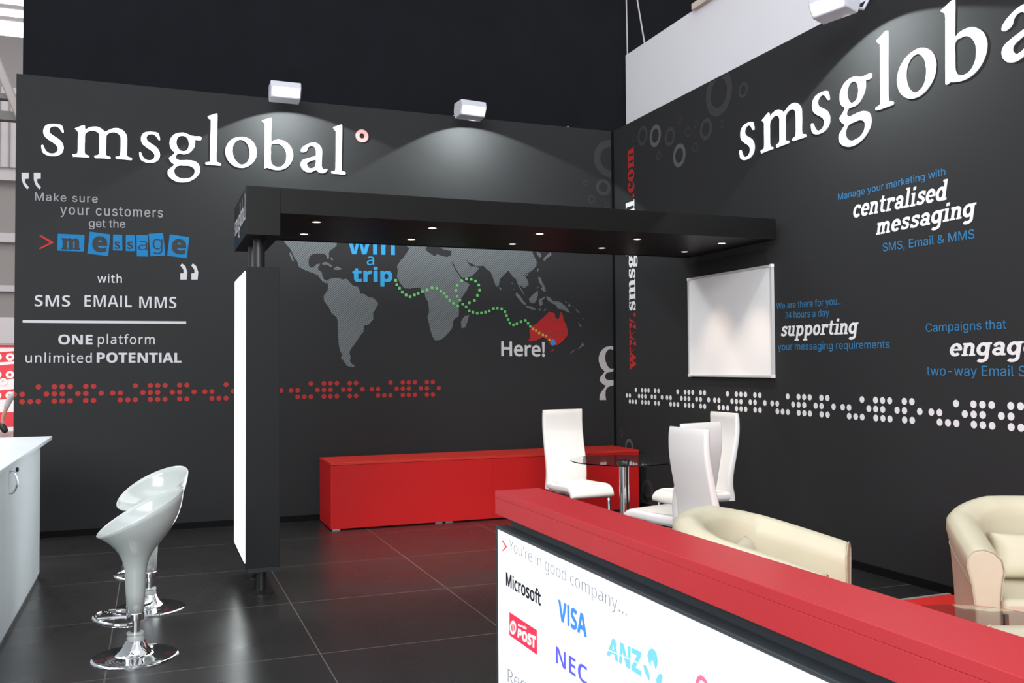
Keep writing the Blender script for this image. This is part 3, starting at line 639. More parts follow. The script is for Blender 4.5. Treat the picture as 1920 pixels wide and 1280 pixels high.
[[142,257],[150,257],[158,255],[166,252],[174,248],[182,243],[189,236],[195,227],[202,218],[207,207],[211,194],[214,180],[217,165],[218,151],[219,137],[218,123],[216,109],[213,94],
[209,81],[204,68],[197,58],[189,49],[179,42],[168,37],[158,34],[149,33],[140,34],[131,37],[122,43],[113,50],[104,59],[97,69],[90,81],[84,94],[80,108],[77,122],[75,135],[74,148],[74,
160],[75,173],[76,185],[79,197],[82,208],[87,218],[93,227],[100,235],[106,242],[113,247],[120,252],[127,255],[134,257]]],"b":[[[0,456],[1,459],[4,462],[9,466],[18,470],[30,474],[43,
479],[57,485],[72,491],[84,495],[91,496],[95,494],[98,491],[100,487],[100,482],[100,467],[100,440],[98,403],[97,368],[96,333],[94,298],[96,276],[102,272],[110,280],[121,287],[134,290],
[148,293],[162,294],[175,294],[187,293],[199,291],[210,288],[221,284],[231,277],[243,269],[254,260],[264,249],[273,238],[281,226],[287,213],[292,200],[296,185],[299,171],[300,157],
[299,142],[297,128],[294,115],[290,102],[285,89],[278,76],[269,62],[259,49],[249,39],[238,29],[227,21],[215,14],[203,8],[190,4],[178,0],[166,-2],[153,-3],[141,-4],[129,-3],[117,-2],
[104,0],[91,3],[80,5],[71,8],[64,12],[57,13],[52,12],[48,10],[44,7],[39,6],[34,6],[30,6],[27,7],[25,8],[23,18],[23,38],[24,67],[24,102],[25,146],[26,196],[27,244],[28,288],[29,329],
[30,362],[30,384],[31,398],[30,409],[30,417],[30,423],[27,428],[22,434],[15,440],[9,445],[5,449],[1,452]],[[95,234],[103,243],[114,246],[126,246],[138,247],[150,247],[162,245],[174,
241],[185,235],[195,227],[203,217],[211,206],[218,193],[223,180],[226,166],[228,151],[228,136],[227,119],[225,104],[221,89],[215,76],[208,65],[200,55],[191,47],[181,41],[171,37],[161,
35],[151,34],[141,35],[130,38],[121,41],[113,47],[106,53],[101,61],[97,70],[94,79],[92,94],[92,114],[92,139],[93,164],[92,190],[92,215]]],"a":[[[138,295],[147,294],[155,292],[164,289],
[173,284],[182,278],[190,271],[197,263],[203,253],[207,244],[211,235],[213,226],[214,213],[214,195],[213,173],[212,151],[211,131],[209,111],[209,94],[208,82],[209,74],[209,67],[211,
61],[213,55],[216,50],[220,47],[224,44],[229,43],[235,45],[241,48],[247,50],[252,51],[256,52],[260,51],[262,49],[264,45],[265,41],[264,36],[263,30],[260,25],[255,19],[249,13],[242,
8],[234,4],[225,0],[216,-2],[207,-3],[198,-2],[190,-1],[182,2],[175,5],[168,9],[162,15],[157,21],[151,23],[143,20],[134,14],[125,8],[116,5],[108,1],[99,-1],[90,-3],[82,-4],[73,-3],
[63,-2],[53,1],[43,5],[34,10],[26,17],[19,25],[13,33],[8,41],[4,50],[2,59],[0,68],[0,76],[1,84],[3,91],[6,98],[11,106],[18,113],[26,120],[36,125],[47,130],[60,135],[75,141],[92,147],
[108,152],[122,157],[135,162],[144,168],[148,176],[148,185],[147,195],[147,205],[146,216],[144,225],[142,233],[138,239],[134,244],[128,248],[121,251],[114,252],[107,252],[101,251],
[95,249],[89,245],[84,241],[80,236],[77,229],[75,222],[73,215],[70,208],[65,202],[60,196],[54,192],[46,189],[39,186],[32,184],[25,184],[19,184],[14,186],[10,189],[6,192],[4,197],[3,
202],[3,207],[5,214],[7,221],[11,228],[17,235],[25,243],[34,252],[46,260],[60,269],[73,277],[85,283],[97,287],[108,291],[118,293],[128,295]],[[144,120],[134,119],[120,114],[108,108],
[98,104],[89,100],[82,95],[76,91],[72,86],[70,81],[69,76],[69,70],[71,64],[74,58],[79,52],[84,47],[90,44],[96,43],[103,43],[110,45],[118,48],[125,51],[131,56],[136,61],[140,67],[142,
73],[143,81],[143,89],[145,100],[147,112]]]},"order":[["s",-5.572],["m",-5.329],["s",-4.785],["g",-4.546],["l",-4.221],["o",-4.045],["b",-3.717],["a",-3.357],["l",-3.065]],"ro":[["s",
2.324],["m",2.615],["s",3.24],["g",3.538],["l",3.909],["o",4.11],["b",4.487],["a",4.927]],"ring":[-2.7599880384324402,3.712006702497208]}''')
K = json.loads(r'''{"red_quad":[[5.8953,0.5976],[6.1405,0.5993],[6.141,0.5209],[5.8939,0.5181]],"drop1":[[6.8523,0.7242],[6.8583,0.736],[6.87,0.745],[6.8844,0.7482],[6.8983,0.7416],[6.9036,0.7248],[6.9005,
0.7112],[6.8918,0.7001],[6.8864,0.7084],[6.8809,0.7167],[6.8752,0.7193],[6.8693,0.7119],[6.872,0.7013],[6.8595,0.7076]],"drop2":[[6.8311,0.6949],[6.8441,0.6959],[6.859,0.6859],[6.8645,
0.6718],[6.8597,0.6626],[6.8453,0.6717],[6.8339,0.6841]],"drop3":[[6.8941,0.6767],[6.9057,0.693],[6.9169,0.6984],[6.9267,0.6952],[6.922,0.6798],[6.9107,0.6678],[6.8967,0.664]],"chev":[[5.8239,
0.8306],[5.8322,0.8345],[5.8733,0.8189],[5.8733,0.816],[5.8338,0.7947],[5.828,0.7973],[5.8607,0.8154]],"horn_o":[[5.9605,0.5613],[5.9591,0.554],[5.9552,0.5466],[5.9491,0.5399],[5.9414,
0.5343],[5.9328,0.5305],[5.9239,0.5287],[5.9157,0.5291],[5.9088,0.5318],[5.9039,0.5364],[5.9014,0.5426],[5.9016,0.5498],[5.9044,0.5574],[5.9097,0.5646],[5.9168,0.5708],[5.9252,0.5754],
[5.9341,0.5781],[5.9427,0.5786],[5.9502,0.5769],[5.9559,0.5731],[5.9595,0.5676]],"horn_i":[[5.9475,0.5579],[5.9467,0.5533],[5.9445,0.5487],[5.9411,0.5446],[5.9368,0.5412],[5.932,0.539],
[5.9271,0.538],[5.9225,0.5385],[5.9187,0.5403],[5.916,0.5433],[5.9146,0.5473],[5.9148,0.5519],[5.9164,0.5566],[5.9193,0.561],[5.9232,0.5648],[5.9279,0.5676],[5.9328,0.5691],[5.9376,
0.5693],[5.9417,0.568],[5.945,0.5655],[5.9469,0.562]],"horn_bar":[[5.9259,0.5722],[5.9348,0.5744],[5.9384,0.5359],[5.9275,0.535]],"post":[[5.974,0.5336],[5.9798,0.5624],[6.1297,0.5381],
[6.1324,0.576]],"aust":[[5.9768,0.5722],[5.977,0.5812],[6.053,0.5787],[6.0552,0.5877]],"anz":[[6.6326,0.663],[6.6438,0.7115],[6.8186,0.6635],[6.8198,0.7208]],"anz_cut":[[6.6294,0.6778],
[6.8282,0.694],[6.8281,0.6917],[6.6293,0.6746]],"pink":[7.0998,0.7209]}''')
FONTS = json.loads(r'''{"I":{" ":[188,[]],"&":[492,[[[187,-7],[125,2],[77,28],[46,69],[36,125],[43,172],[63,208],[96,238],[139,266],[99,318],[85,348],[81,382],[89,426],[114,459],[153,480],[204,487],[252,
480],[289,460],[313,427],[320,383],[314,344],[293,312],[262,283],[224,258],[354,133],[370,155],[382,181],[401,240],[461,240],[449,198],[434,160],[415,125],[392,95],[490,0],[410,0],
[352,56],[319,31],[281,11],[238,-2]],[[188,293],[222,315],[245,336],[258,358],[262,383],[258,405],[246,423],[227,435],[202,439],[177,435],[156,424],[143,406],[138,383],[142,360],[151,
338],[167,317]],[[189,46],[229,49],[263,60],[291,75],[314,93],[175,229],[142,207],[118,185],[103,160],[97,127],[104,94],[122,68],[151,51]]]],",":[188,[[[38,-119],[68,71],[137,71],[84,
-119]]]],"-":[451,[[[337,244],[337,188],[114,188],[114,244]]]],".":[188,[[[95,-4],[78,-1],[63,9],[53,24],[50,41],[53,59],[63,73],[78,83],[95,87],[113,83],[128,73],[138,59],[141,41],
[138,24],[128,9],[113,-1]]]],"2":[384,[[[32,0],[32,49],[158,176],[219,240],[241,268],[257,296],[266,324],[269,355],[263,390],[246,415],[219,431],[185,436],[152,433],[123,424],[96,409],
[69,390],[38,430],[68,452],[102,470],[141,482],[185,486],[245,478],[291,452],[320,412],[330,359],[326,322],[314,288],[296,256],[271,224],[207,155],[107,56],[107,54],[349,54],[349,0]]]],
"4":[384,[[[244,0],[244,109],[14,109],[14,159],[240,482],[301,482],[301,162],[371,162],[371,109],[301,109],[301,0]],[[72,162],[244,162],[244,313],[245,372],[247,419],[244,419],[231,
392],[216,367]]]],"C":[510,[[[267,-7],[205,1],[150,25],[104,63],[70,115],[48,179],[40,254],[48,329],[70,393],[104,445],[150,484],[205,508],[267,516],[305,513],[340,504],[373,490],[402,
471],[427,447],[448,418],[463,385],[473,348],[408,348],[401,373],[389,395],[375,413],[357,428],[337,440],[315,449],[292,454],[267,456],[223,450],[184,432],[150,403],[125,364],[109,
314],[103,254],[109,194],[125,145],[151,105],[184,76],[223,59],[267,53],[292,55],[315,60],[337,69],[357,81],[375,96],[389,114],[401,136],[408,160],[473,160],[463,124],[448,91],[428,
62],[402,38],[373,19],[341,5],[305,-4]]]],"E":[419,[[[60,0],[60,509],[372,509],[372,452],[125,452],[125,286],[355,286],[355,229],[125,229],[125,57],[375,57],[375,0]]]],"M":[628,[[[60,
0],[60,509],[152,509],[277,187],[287,159],[299,123],[311,84],[322,49],[307,49],[318,83],[330,121],[342,158],[352,187],[476,509],[568,509],[568,0],[504,0],[504,291],[504,327],[505,369],
[506,413],[507,457],[513,457],[498,409],[482,363],[467,322],[456,291],[342,0],[286,0],[170,291],[159,321],[145,361],[129,408],[112,457],[119,457],[120,416],[121,372],[122,328],[122,
291],[122,0]]]],"S":[447,[[[224,-9],[172,-4],[128,9],[91,31],[64,60],[46,96],[38,137],[104,137],[110,110],[123,88],[142,71],[166,59],[194,52],[224,49],[257,52],[286,60],[311,74],[329,
92],[341,114],[346,139],[342,161],[332,179],[316,193],[296,205],[245,222],[184,239],[128,260],[86,289],[60,326],[52,372],[58,413],[75,448],[102,476],[138,498],[180,511],[227,516],[275,
511],[316,498],[351,476],[377,449],[394,415],[401,378],[337,378],[326,412],[302,437],[267,453],[225,459],[194,456],[167,448],[145,435],[129,418],[118,398],[115,376],[119,352],[131,
334],[148,319],[169,308],[212,293],[264,279],[312,264],[336,252],[359,238],[379,220],[395,198],[405,171],[408,139],[403,99],[386,64],[360,34],[323,11],[278,-4]]]],"W":[686,[[[155,0],
[16,509],[82,509],[163,196],[175,145],[187,94],[197,40],[189,40],[200,94],[211,145],[224,196],[306,509],[380,509],[462,196],[474,145],[486,94],[497,40],[488,40],[499,94],[510,145],
[523,196],[603,509],[670,509],[530,0],[455,0],[368,323],[351,391],[336,475],[350,475],[335,395],[318,323],[230,0]]]],"a":[389,[[[160,-9],[126,-5],[94,5],[68,22],[48,45],[35,73],[30,
108],[34,138],[43,161],[58,179],[78,193],[100,203],[125,211],[178,220],[234,227],[252,230],[265,235],[273,243],[276,255],[276,257],[273,279],[267,297],[256,311],[240,322],[220,329],
[196,331],[171,329],[149,322],[132,313],[118,301],[107,288],[100,274],[41,291],[57,322],[79,346],[104,364],[133,375],[163,382],[194,384],[239,379],[263,372],[286,360],[306,343],[322,
320],[333,290],[337,251],[337,0],[277,0],[277,52],[272,52],[252,25],[236,12],[215,1],[190,-6]],[[170,45],[202,49],[228,59],[248,74],[263,93],[272,115],[276,138],[276,190],[259,182],
[231,176],[200,171],[175,168],[134,159],[117,150],[103,139],[95,124],[92,105],[94,87],[102,72],[114,61],[130,52],[149,47]]]],"c":[396,[[[207,-8],[159,-2],[117,16],[82,46],[56,85],[40,
133],[34,187],[40,243],[56,291],[82,330],[117,360],[159,378],[207,384],[234,383],[260,377],[284,368],[305,356],[324,341],[340,322],[353,301],[362,277],[303,262],[290,289],[270,311],
[242,325],[207,330],[173,325],[145,310],[124,287],[108,258],[99,224],[96,187],[99,151],[108,117],[124,89],[145,66],[173,51],[207,46],[243,52],[271,66],[292,89],[304,117],[363,102],
[354,78],[341,56],[325,37],[306,21],[285,9],[261,-1],[235,-6]]]],"d":[424,[[[195,-8],[151,-2],[111,16],[79,45],[55,84],[39,133],[34,189],[39,245],[55,293],[79,332],[112,361],[151,378],
[196,384],[228,381],[253,373],[272,360],[287,346],[306,319],[311,319],[311,509],[372,509],[372,0],[313,0],[313,59],[307,59],[287,31],[272,17],[252,4],[227,-5]],[[205,47],[236,51],[263,
65],[284,86],[299,115],[309,150],[312,189],[309,229],[300,263],[284,291],[263,312],[237,325],[205,330],[172,325],[145,311],[124,290],[108,261],[99,227],[96,189],[99,151],[109,117],
[124,88],[145,66],[172,51]]]],"e":[404,[[[212,-8],[161,-2],[117,16],[82,46],[56,85],[40,132],[34,187],[39,242],[55,290],[81,329],[115,359],[157,378],[205,384],[236,382],[266,374],[294,
361],[319,341],[341,315],[357,282],[368,242],[371,194],[371,169],[75,169],[75,221],[338,221],[310,202],[307,237],[298,269],[283,294],[263,314],[237,326],[205,330],[173,326],[146,313],
[125,294],[109,270],[99,241],[96,211],[96,178],[100,139],[110,106],[128,80],[151,61],[179,50],[212,46],[234,48],[254,53],[271,61],[285,73],[297,88],[306,105],[365,91],[353,63],[335,
39],[311,19],[283,4],[249,-5]]]],"f":[253,[[[228,379],[228,327],[6,327],[6,379]],[[81,0],[81,432],[84,461],[96,486],[113,505],[135,519],[161,527],[187,530],[222,527],[243,521],[227,
468],[215,472],[195,474],[171,470],[154,460],[145,443],[142,419],[142,0]]]],"g":[426,[[[207,-151],[168,-148],[134,-140],[105,-127],[82,-110],[64,-91],[51,-69],[101,-41],[122,-66],[136,
-78],[154,-88],[178,-95],[207,-97],[249,-92],[282,-75],[304,-47],[311,-6],[311,68],[306,68],[287,41],[272,28],[252,16],[227,8],[195,5],[152,10],[113,27],[80,53],[55,90],[39,136],[34,
191],[39,246],[55,293],[80,332],[112,361],[152,378],[196,384],[228,382],[253,373],[273,360],[288,346],[308,319],[313,319],[313,379],[372,379],[372,-9],[367,-54],[350,-90],[324,-117],
[291,-136],[251,-147]],[[205,59],[237,63],[264,75],[285,95],[300,121],[309,154],[312,193],[309,231],[300,264],[285,291],[264,312],[237,325],[205,330],[172,325],[145,312],[124,290],
[109,262],[99,229],[96,193],[99,155],[109,123],[124,96],[145,76],[172,63]]]],"h":[410,[[[114,227],[114,0],[53,0],[53,509],[114,509],[114,287],[102,287],[124,332],[152,362],[187,379],
[227,384],[264,380],[295,369],[321,349],[341,321],[353,285],[357,240],[357,0],[296,0],[296,235],[290,275],[273,304],[246,323],[210,329],[184,326],[161,317],[141,303],[126,283],[117,
257]]]],"i":[167,[[[53,0],[53,379],[114,379],[114,0]],[[84,443],[67,446],[54,455],[44,468],[41,483],[44,499],[54,512],[67,521],[84,524],[100,521],[114,512],[123,499],[126,483],[123,
468],[114,455],[100,446]]]],"k":[358,[[[57,0],[57,510],[116,510],[116,244],[115,216],[113,185],[116,185],[128,201],[144,221],[158,238],[273,360],[343,360],[197,206],[353,0],[281,0],
[156,168],[116,132],[116,0]]]],"l":[189,[[[139,-2],[101,3],[74,20],[58,47],[53,84],[53,509],[114,509],[114,99],[115,77],[120,62],[130,54],[146,52],[160,53],[170,54],[181,3],[162,-1]]]],
"m":[610,[[[53,0],[53,379],[112,379],[112,295],[108,295],[118,323],[132,346],[151,363],[172,376],[195,384],[219,386],[257,380],[287,361],[309,331],[321,295],[312,295],[322,321],[337,
343],[357,361],[381,375],[407,383],[437,386],[468,383],[497,372],[522,354],[541,328],[553,296],[557,255],[557,0],[496,0],[496,254],[490,289],[473,313],[447,326],[419,330],[395,328],
[374,320],[358,307],[345,290],[338,270],[335,247],[335,0],[274,0],[274,260],[269,288],[253,311],[229,326],[199,330],[178,328],[158,320],[140,307],[126,289],[117,266],[114,238],[114,
0]]]],"n":[410,[[[114,227],[114,0],[53,0],[53,379],[112,379],[112,287],[102,287],[124,332],[152,362],[187,379],[227,384],[264,380],[295,369],[321,349],[341,321],[353,285],[357,240],
[357,0],[296,0],[296,235],[290,275],[273,304],[246,323],[210,329],[184,326],[161,317],[141,303],[126,283],[117,257]]]],"o":[415,[[[207,-8],[159,-2],[117,16],[82,46],[56,85],[40,133],
[34,187],[40,243],[56,291],[82,330],[117,360],[159,378],[207,384],[256,378],[299,360],[333,330],[359,291],[376,243],[381,187],[376,133],[359,85],[333,46],[299,16],[256,-2]],[[207,46],
[242,51],[270,66],[292,89],[307,117],[316,151],[319,187],[316,224],[307,258],[292,287],[270,310],[242,325],[207,330],[173,325],[145,310],[124,287],[108,258],[99,224],[96,187],[99,151],
[108,117],[124,89],[145,66],[173,51]]]],"p":[425,[[[53,-143],[53,379],[112,379],[112,319],[118,319],[137,346],[152,360],[171,373],[197,381],[229,384],[274,378],[313,361],[345,332],
[370,293],[385,245],[390,189],[385,133],[370,84],[346,45],[313,16],[274,-2],[229,-8],[198,-5],[173,4],[153,17],[138,31],[118,59],[114,59],[114,-143]],[[220,47],[253,51],[279,66],[301,
88],[316,117],[325,151],[328,189],[325,227],[316,261],[301,290],[280,311],[253,325],[220,330],[188,325],[161,312],[140,291],[125,263],[116,229],[113,189],[116,150],[125,115],[140,86],
[162,65],[188,51]]]],"q":[424,[[[372,-143],[311,-143],[311,59],[306,59],[287,31],[272,17],[252,4],[227,-5],[195,-8],[151,-2],[111,16],[79,45],[55,84],[39,133],[34,189],[39,245],[55,
293],[79,332],[112,361],[151,378],[196,384],[228,381],[253,373],[272,360],[287,346],[307,319],[313,319],[313,379],[372,379]],[[205,47],[236,51],[263,65],[284,86],[299,115],[309,150],
[312,189],[309,229],[300,263],[284,291],[263,312],[237,325],[205,330],[172,325],[145,311],[124,290],[108,261],[99,227],[96,189],[99,151],[109,117],[124,88],[145,66],[172,51]]]],"r":[260,
[[[53,0],[53,379],[112,379],[112,321],[115,321],[130,347],[152,367],[181,380],[213,385],[229,384],[243,384],[243,322],[230,324],[207,326],[182,323],[159,315],[140,301],[126,284],[117,
262],[114,237],[114,0]]]],"s":[365,[[[182,-8],[145,-5],[112,3],[84,18],[62,38],[45,63],[36,94],[94,107],[105,79],[124,60],[150,49],[181,45],[217,50],[244,62],[262,81],[268,103],[265,
121],[254,136],[237,147],[212,155],[149,170],[104,186],[72,208],[53,237],[47,274],[51,305],[65,332],[87,354],[115,370],[149,381],[187,384],[223,381],[254,372],[279,358],[299,339],[314,
316],[324,290],[268,277],[258,298],[243,316],[219,328],[187,333],[156,329],[131,317],[114,299],[109,277],[112,258],[124,243],[144,232],[172,223],[229,209],[275,194],[306,171],[325,
142],[331,107],[326,75],[312,47],[290,24],[260,6],[223,-5]]]],"t":[227,[[[204,379],[204,327],[6,327],[6,379]],[[65,471],[126,471],[126,98],[128,76],[136,61],[150,53],[170,50],[185,
51],[202,54],[213,2],[192,-3],[168,-4],[125,2],[92,21],[72,52],[65,93]]]],"u":[410,[[[182,-5],[146,-1],[115,11],[89,31],[69,59],[57,95],[53,139],[53,379],[114,379],[114,144],[119,105],
[137,75],[164,56],[200,50],[226,53],[249,62],[268,77],[283,97],[293,122],[296,153],[296,379],[357,379],[357,0],[298,0],[298,92],[307,92],[286,47],[257,17],[222,0]]]],"w":[567,[[[138,
0],[23,379],[87,379],[133,214],[154,137],[175,41],[165,41],[186,135],[206,214],[252,379],[316,379],[362,214],[382,136],[402,41],[391,41],[413,135],[434,214],[480,379],[545,379],[429,
0],[368,0],[319,172],[305,225],[291,280],[277,338],[291,338],[277,280],[263,225],[248,172],[199,0]]]],"y":[390,[[[47,-139],[61,-86],[71,-87],[88,-90],[104,-89],[118,-84],[130,-74],
[141,-58],[151,-36],[163,-1],[17,379],[84,379],[165,155],[187,87],[206,21],[184,21],[202,87],[224,155],[305,379],[371,379],[204,-58],[191,-85],[177,-107],[159,-124],[139,-136],[117,
-143],[91,-145],[65,-143]]]]},"N":{" ":[174,[]],"!":[180,[[[71,135],[54,480],[126,480],[109,135]],[[90,-9],[74,-7],[60,1],[51,15],[48,36],[51,57],[60,71],[74,79],[90,81],[106,79],[119,
71],[129,57],[132,36],[129,15],[119,1],[106,-7]]]],"&":[492,[[[187,-7],[125,2],[77,28],[46,69],[36,125],[43,172],[63,208],[96,238],[139,266],[99,318],[85,348],[81,382],[89,426],[114,
459],[153,480],[204,487],[252,480],[289,460],[313,427],[320,383],[314,344],[293,312],[262,283],[224,258],[354,133],[370,155],[382,181],[401,240],[461,240],[449,198],[434,160],[415,
125],[392,95],[490,0],[410,0],[352,56],[319,31],[281,11],[238,-2]],[[188,293],[222,315],[245,336],[258,358],[262,383],[258,405],[246,423],[227,435],[202,439],[177,435],[156,424],[143,
406],[138,383],[142,360],[151,338],[167,317]],[[189,46],[229,49],[263,60],[291,75],[314,93],[175,229],[142,207],[118,185],[103,160],[97,127],[104,94],[122,68],[151,51]]]],"'":[152,
[[[57,306],[44,480],[107,480],[94,306]]]],"-":[217,[[[27,154],[27,206],[189,206],[189,154]]]],".":[180,[[[89,-9],[74,-7],[60,1],[51,15],[48,36],[51,57],[60,71],[74,79],[89,81],[106,
79],[119,71],[129,57],[132,36],[129,15],[119,1],[106,-7]]]],"2":[384,[[[32,0],[32,49],[158,176],[219,240],[241,268],[257,296],[266,324],[269,355],[263,390],[246,415],[219,431],[185,
436],[152,433],[123,424],[96,409],[69,390],[38,430],[68,452],[102,470],[141,482],[185,486],[245,478],[291,452],[320,412],[330,359],[326,322],[314,288],[296,256],[271,224],[207,155],
[107,56],[107,54],[349,54],[349,0]]]],"4":[384,[[[244,0],[244,109],[14,109],[14,159],[240,482],[301,482],[301,162],[371,162],[371,109],[301,109],[301,0]],[[72,162],[244,162],[244,313],
[245,372],[247,419],[244,419],[231,392],[216,367]]]],"H":[497,[[[65,0],[65,480],[126,480],[126,277],[371,277],[371,480],[432,480],[432,0],[371,0],[371,224],[126,224],[126,0]]]],"M":[609,
[[[65,0],[65,480],[154,480],[302,87],[305,87],[455,480],[544,480],[544,0],[484,0],[484,295],[486,364],[489,420],[486,420],[326,0],[277,0],[119,420],[116,420],[120,364],[121,291],[121,
0]]]],"R":[417,[[[65,0],[65,480],[197,480],[275,471],[329,446],[361,403],[372,343],[369,308],[358,279],[342,256],[322,239],[300,225],[276,215],[408,0],[337,0],[221,198],[126,198],[126,
0]],[[126,249],[197,249],[248,255],[283,272],[303,301],[310,340],[303,381],[281,407],[245,422],[194,427],[126,427]]]],"Y":[380,[[[160,0],[160,183],[0,480],[66,480],[190,244],[315,480],
[380,480],[220,186],[220,0]]]],"a":[377,[[[144,-7],[100,0],[63,19],[39,52],[31,100],[41,148],[73,183],[127,206],[203,215],[265,217],[265,238],[260,277],[245,301],[222,314],[190,318],
[163,316],[136,310],[89,291],[71,335],[96,347],[126,357],[159,364],[193,366],[251,359],[291,337],[314,300],[322,245],[322,0],[279,0],[268,51],[265,51],[241,25],[216,7],[185,-3]],[[158,
41],[200,47],[234,66],[256,98],[264,144],[264,176],[211,174],[154,167],[118,152],[98,130],[92,99],[97,73],[110,55],[132,44]]]],"c":[323,[[[201,-7],[156,-2],[117,13],[83,38],[58,73],
[42,120],[37,178],[42,238],[59,286],[85,322],[119,347],[160,362],[206,367],[259,361],[300,347],[282,298],[244,310],[204,315],[158,306],[125,281],[105,238],[98,179],[105,121],[124,79],
[156,53],[201,44],[229,46],[253,50],[294,65],[294,13],[254,-2]]]],"d":[413,[[[185,-7],[124,5],[77,40],[47,98],[37,179],[47,261],[78,319],[125,355],[185,367],[223,363],[254,351],[278,
334],[297,314],[301,314],[299,339],[297,367],[297,510],[356,510],[356,0],[308,0],[300,48],[297,48],[278,27],[254,9],[223,-3]],[[194,42],[243,50],[274,74],[292,113],[298,168],[298,179],
[292,238],[275,282],[244,309],[193,318],[152,308],[122,280],[104,235],[98,178],[104,121],[122,78],[152,51]]]],"e":[378,[[[210,-7],[162,-2],[120,14],[85,40],[59,76],[42,122],[37,177],
[42,232],[57,279],[81,316],[112,344],[151,361],[196,367],[239,362],[276,347],[305,322],[327,290],[340,250],[345,204],[345,169],[98,169],[107,115],[129,76],[165,52],[213,44],[245,45],
[274,50],[328,69],[328,17],[274,-1],[245,-5]],[[99,216],[283,216],[277,257],[262,290],[234,311],[195,318],[158,312],[129,291],[109,259]]]],"f":[231,[[[73,0],[73,314],[10,314],[10,342],
[73,362],[73,383],[81,443],[104,483],[141,506],[190,514],[229,510],[260,502],[244,455],[220,462],[191,465],[165,460],[147,446],[136,420],[132,383],[132,360],[223,360],[223,314],[132,
314],[132,0]]]],"g":[413,[[[195,-161],[123,-155],[65,-138],[65,-84],[125,-105],[198,-112],[240,-105],[271,-85],[291,-53],[298,-11],[298,3],[298,27],[300,48],[297,48],[276,24],[251,
7],[221,-3],[185,-7],[123,6],[76,42],[47,101],[37,179],[47,256],[76,316],[123,354],[185,367],[219,363],[249,353],[275,336],[298,312],[301,312],[309,360],[356,360],[356,-6],[346,-74],
[317,-122],[267,-151]],[[194,42],[241,49],[273,71],[292,109],[298,165],[298,179],[292,243],[273,285],[240,309],[193,317],[153,308],[123,281],[104,237],[98,179],[104,120],[123,77],[153,
50]]]],"h":[415,[[[57,0],[57,510],[116,510],[116,361],[113,310],[117,310],[137,334],[164,352],[195,362],[229,366],[287,358],[328,335],[352,294],[361,234],[361,0],[302,0],[302,230],
[297,268],[282,295],[257,312],[222,317],[171,309],[139,283],[122,242],[116,186],[116,0]]]],"i":[173,[[[87,420],[74,422],[62,429],[55,441],[52,457],[55,474],[62,486],[74,493],[87,495],
[100,493],[111,486],[119,474],[122,457],[119,441],[111,429],[100,422]],[[57,0],[57,360],[116,360],[116,0]]]],"k":[358,[[[57,0],[57,510],[116,510],[116,244],[115,216],[113,185],[116,
185],[128,201],[144,221],[158,238],[273,360],[343,360],[197,206],[353,0],[281,0],[156,168],[116,132],[116,0]]]],"l":[173,[[[57,0],[57,510],[116,510],[116,0]]]],"m":[627,[[[57,0],[57,
360],[105,360],[113,311],[117,311],[137,336],[162,353],[192,363],[223,367],[262,363],[293,352],[317,333],[333,306],[336,306],[358,333],[386,352],[418,363],[452,367],[505,359],[543,
335],[566,295],[574,234],[574,0],[515,0],[515,232],[511,269],[497,296],[474,312],[442,317],[397,309],[367,287],[350,250],[345,199],[345,0],[286,0],[286,232],[281,269],[268,296],[245,
312],[212,317],[166,309],[137,283],[121,242],[116,187],[116,0]]]],"n":[415,[[[57,0],[57,360],[105,360],[113,311],[117,311],[138,336],[165,353],[197,363],[230,367],[287,359],[328,335],
[352,295],[361,234],[361,0],[302,0],[302,230],[297,268],[282,295],[257,312],[222,317],[171,309],[139,283],[122,242],[116,187],[116,0]]]],"o":[406,[[[202,-7],[157,-1],[117,15],[84,42],
[58,79],[42,125],[37,181],[48,260],[82,318],[135,355],[204,367],[250,361],[290,345],[324,318],[349,282],[365,236],[370,181],[359,101],[325,42],[271,6]],[[203,42],[251,52],[283,80],
[303,123],[309,181],[303,238],[283,281],[251,308],[203,317],[155,308],[123,281],[104,238],[98,181],[104,123],[123,80],[156,52]]]],"p":[413,[[[57,-161],[57,360],[105,360],[113,311],
[116,311],[135,333],[158,351],[189,363],[228,367],[288,355],[335,320],[366,262],[376,181],[366,100],[335,41],[288,5],[228,-7],[190,-3],[159,9],[135,26],[116,46],[112,46],[115,17],[116,
-13],[116,-161]],[[219,42],[249,47],[273,60],[291,82],[305,110],[312,143],[315,181],[309,237],[291,280],[261,308],[218,317],[171,309],[140,286],[123,247],[116,192],[116,181],[122,122],
[138,78],[169,51]]]],"r":[278,[[[57,0],[57,360],[105,360],[112,294],[115,294],[135,322],[160,345],[190,361],[225,367],[247,366],[267,363],[260,308],[241,312],[221,313],[194,309],[169,
298],[147,280],[131,256],[120,226],[116,192],[116,0]]]],"s":[322,[[[148,-7],[113,-5],[83,-1],[57,7],[35,16],[35,70],[87,50],[118,43],[149,41],[188,45],[214,55],[229,72],[234,94],[233,
107],[227,118],[217,129],[200,140],[146,164],[86,191],[64,206],[48,223],[38,244],[34,271],[44,312],[72,342],[115,360],[169,367],[201,365],[231,360],[284,343],[264,296],[216,312],[191,
317],[165,318],[133,315],[110,307],[95,293],[91,275],[93,261],[99,249],[111,239],[129,229],[183,206],[242,180],[263,165],[279,147],[288,126],[291,99],[282,53],[253,20],[207,0]]]],"t":[242,
[[[167,-7],[140,-4],[115,3],[94,16],[77,37],[65,66],[62,105],[62,314],[11,314],[11,343],[62,366],[86,443],[121,443],[121,360],[225,360],[225,314],[121,314],[121,106],[125,77],[137,
57],[155,46],[177,42],[205,44],[228,49],[228,4],[201,-4]]]],"u":[415,[[[184,-7],[127,1],[86,25],[61,65],[53,124],[53,360],[113,360],[113,128],[118,91],[133,64],[158,48],[193,42],[243,
